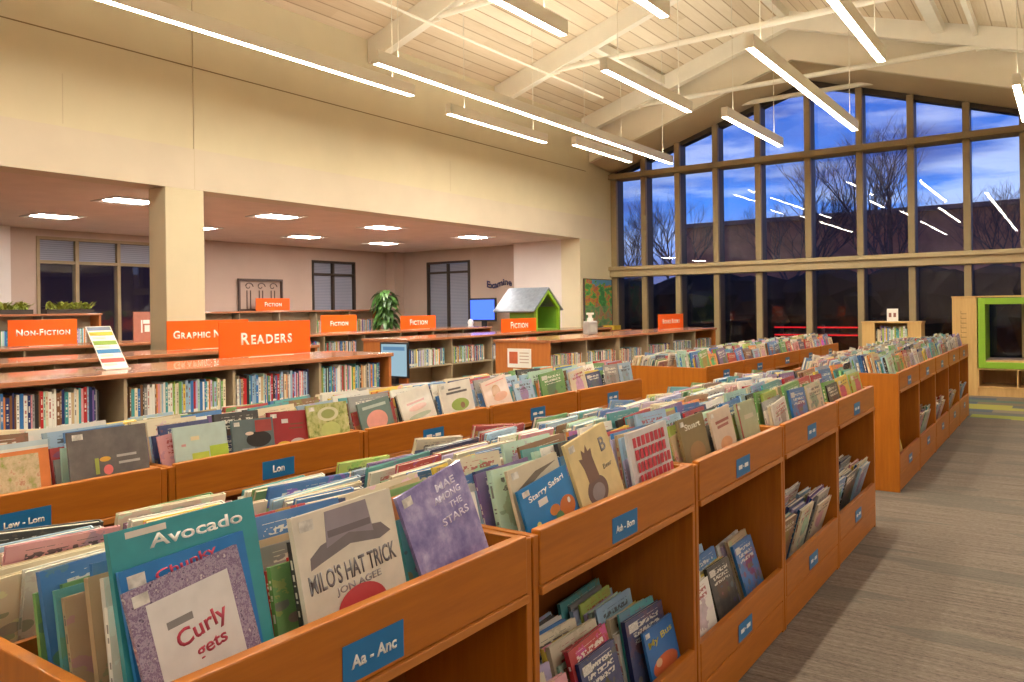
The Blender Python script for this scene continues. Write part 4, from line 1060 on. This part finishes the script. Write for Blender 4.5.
# ------------------------------------------------------------------ outdoors
def m_ground(t, p): return t.ramp(t.noise(t.coord('Object'), .6, 5), [(.3, (.02, .022, .012)), (.7, (.05, .05, .03))])
struct('ground', B((-120, 60, YW + .35, 130, -.3, -.05)), mat('dusk_lawn', (.03, .03, .02), 1, build=m_ground))
tr = random.Random(21)
MB = mat('tree_bark', (.16, .10, .085), .9, build=noisy((.17, .105, .09), .3, 8))
def tree(x, y, h, label):
    t = empty('bare_tree', (x, y, -.05)); tag(t, label, 'tree', 'bare trees outside the window')
    tb = bmesh.new(); br = bmesh.new()
    def grow(bm, p, d, L, r, lvl):
        pts = [p]; q = p; dd = d
        for k in range(3):
            dd = (dd + Vector((tr.uniform(-.16, .16), tr.uniform(-.16, .16), .05))).normalized(); q = q + dd * L / 3; pts.append(q)
        addtube(bm, pts, [r, r * .88, r * .75, r * .6], 5 if lvl < 2 else 3, cap=False) if lvl < 5 else addtube(bm, [pts[0], pts[3]], [r, r * .5], 3, cap=False)
        if lvl >= 6 or r < .004: return
        nn = 3 if lvl < 5 else 2
        for k in range(nn + (1 if lvl < 2 else 0)):
            a = tr.uniform(0, 6.28); sp = tr.uniform(.35, .85)
            nd = (dd + Vector((math.cos(a) * sp, math.sin(a) * sp, tr.uniform(0, .3)))).normalized()
            st = pts[-1] if k else pts[2]
            grow(br, st, nd, L * tr.uniform(.62, .82), r * .56, lvl + 1)
    grow(tb, Vector((0, 0, 0)), Vector((0, 0, 1)), h * .27, h * .015, 0)
    obj('trunk', tb, MB, t); obj('branches', br, MB, t)
for x, y, hh, l in ((-5.6, 34, 10.5, 'broad bare tree seen through the right half of the tall window'), (-9.6, 36, 9.5, 'bare tree outside behind the middle window bays'),
                    (-14.5, 35, 8.5, 'low bare tree outside left of the window middle'), (-20.2, 40, 8.6, 'bare tree outside behind the third window bay'),
                    (-27.5, 48, 8.6, 'small far bare tree outside behind the leftmost window bays'), (-2.0, 44, 9.0, 'bare tree outside at the right end of the window'), (-8.2, 45, 9.5, 'slender bare tree outside beyond the window peak'), (-14.2, 50, 9.6, 'slender bare tree outside between the two middle bays')):
    tree(x, y, hh, l)
hb = bmesh.new(); hr = random.Random(8)
for k in range(38):
    r = bmesh.ops.create_icosphere(hb, subdivisions=2, radius=1.25, matrix=Matrix.Translation((-15.2 + k * .62 + hr.uniform(-.2, .2), 21 + hr.uniform(-.3, .3), 1.0 + hr.uniform(-.1, .2))))
    for v in r['verts']: v.co += Vector((hr.uniform(-.09, .09), hr.uniform(-.09, .09), hr.uniform(-.12, .12)))
tag(obj('hedge', hb, mat('dark_hedge', (.012, .014, .010), 1, build=noisy((.014, .014, .011), .4, 6))), 'added dark hedge outside, keeping the lower window panes dark', 'hedge')  # hedge added to darken the lower panes
b = empty('band_building', (-24, 57, -.05)); tag(b, 'made-up low building giving the brown band behind the bare trees', 'building')
obj('wall', B((0, 36, 0, 8, 0, 7.4)), mat('brown_band', (.50, .21, .12), .9, build=noisy((.52, .21, .12), .2, 1.5)), b)  # building put in to supply the brown band in the panes
obj('roof', B((-.4, 36.4, -.4, 8.4, 7.401, 7.7)), mat('roof_edge', (.30, .17, .14), .9), b)
for k in range(9): obj('window', B((1.5 + k * 3.6, 3.1 + k * 3.6, -.03, -.002, 1.2, 3.2)), mat('dark_pane', (.02, .02, .03), .1), b)
ps = empty('standin_rail', (0, 18.24, -.05)); tag(ps, 'made-up dark rail with two red tubes for the red lines in low panes', 'rail')
RT = emit('red_line_glow', (1, .02, .03), .45)  # red lines in the glass drawn as invented glowing tubes on a rail
for z in (1.02, .85): obj('red_line_standin', tube([(-5.55, -.04, z), (-3.5, -.04, z)], .016, 8), RT, ps)
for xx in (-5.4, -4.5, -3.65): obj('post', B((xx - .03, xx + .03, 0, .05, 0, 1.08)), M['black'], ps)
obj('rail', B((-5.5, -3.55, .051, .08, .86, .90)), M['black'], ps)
struct('wall_sky_screen', B((-17.2, -17, -6, 20, -.05, 4.2)), mat('sky_screen', (.09, .05, .045), .9))  # dark wall added to block the sky behind the alcove panes

# ------------------------------------------------------------------ sky
wd = bpy.data.worlds.new('dusk_sky'); scene.world = wd; wd.use_nodes = True; t = NT(wd)
bg = t.n['Background']
tc = t.new('ShaderNodeTexCoord'); sp = t.new('ShaderNodeSeparateXYZ'); t.l.new(tc.outputs['Generated'], sp.inputs[0])
base = t.ramp(sp.outputs[2], [(.0, (.22, .20, .34)), (.06, (.24, .36, .72)), (.12, (.07, .24, .78)), (.26, (.035, .10, .46)), (.6, (.03, .07, .30))])
mp = t.new('ShaderNodeMapping'); mp.inputs['Scale'].default_value = (2.2, 2.2, 13); t.l.new(tc.outputs['Generated'], mp.inputs[0])
n1 = t.noise(mp.outputs[0], 2.2, 6, .6)
cl = t.ramp(n1, [(.46, (0, 0, 0)), (.60, (1, 1, 1))])
ccol = t.ramp(sp.outputs[2], [(.0, (.42, .45, .66)), (.12, (.50, .62, .88)), (.3, (.24, .25, .52))])
sky = t.mix(t.math('MULTIPLY', cl, .75), base, ccol)
dk = t.ramp(t.noise(mp.outputs[0], 1.3, 3, .5), [(.48, (0, 0, 0)), (.62, (1, 1, 1))])
sky = t.mix(t.math('MULTIPLY', dk, .75), sky, (.07, .08, .24, 1))
t.l.new(sky, bg.inputs[0]); bg.inputs[1].default_value = .72

# ------------------------------------------------------------------ view
vs = scene.view_settings
vs.view_transform = 'Standard'; vs.look = 'None'; vs.gamma = 1.0; vs.exposure = 1.2; vs.use_curve_mapping = False
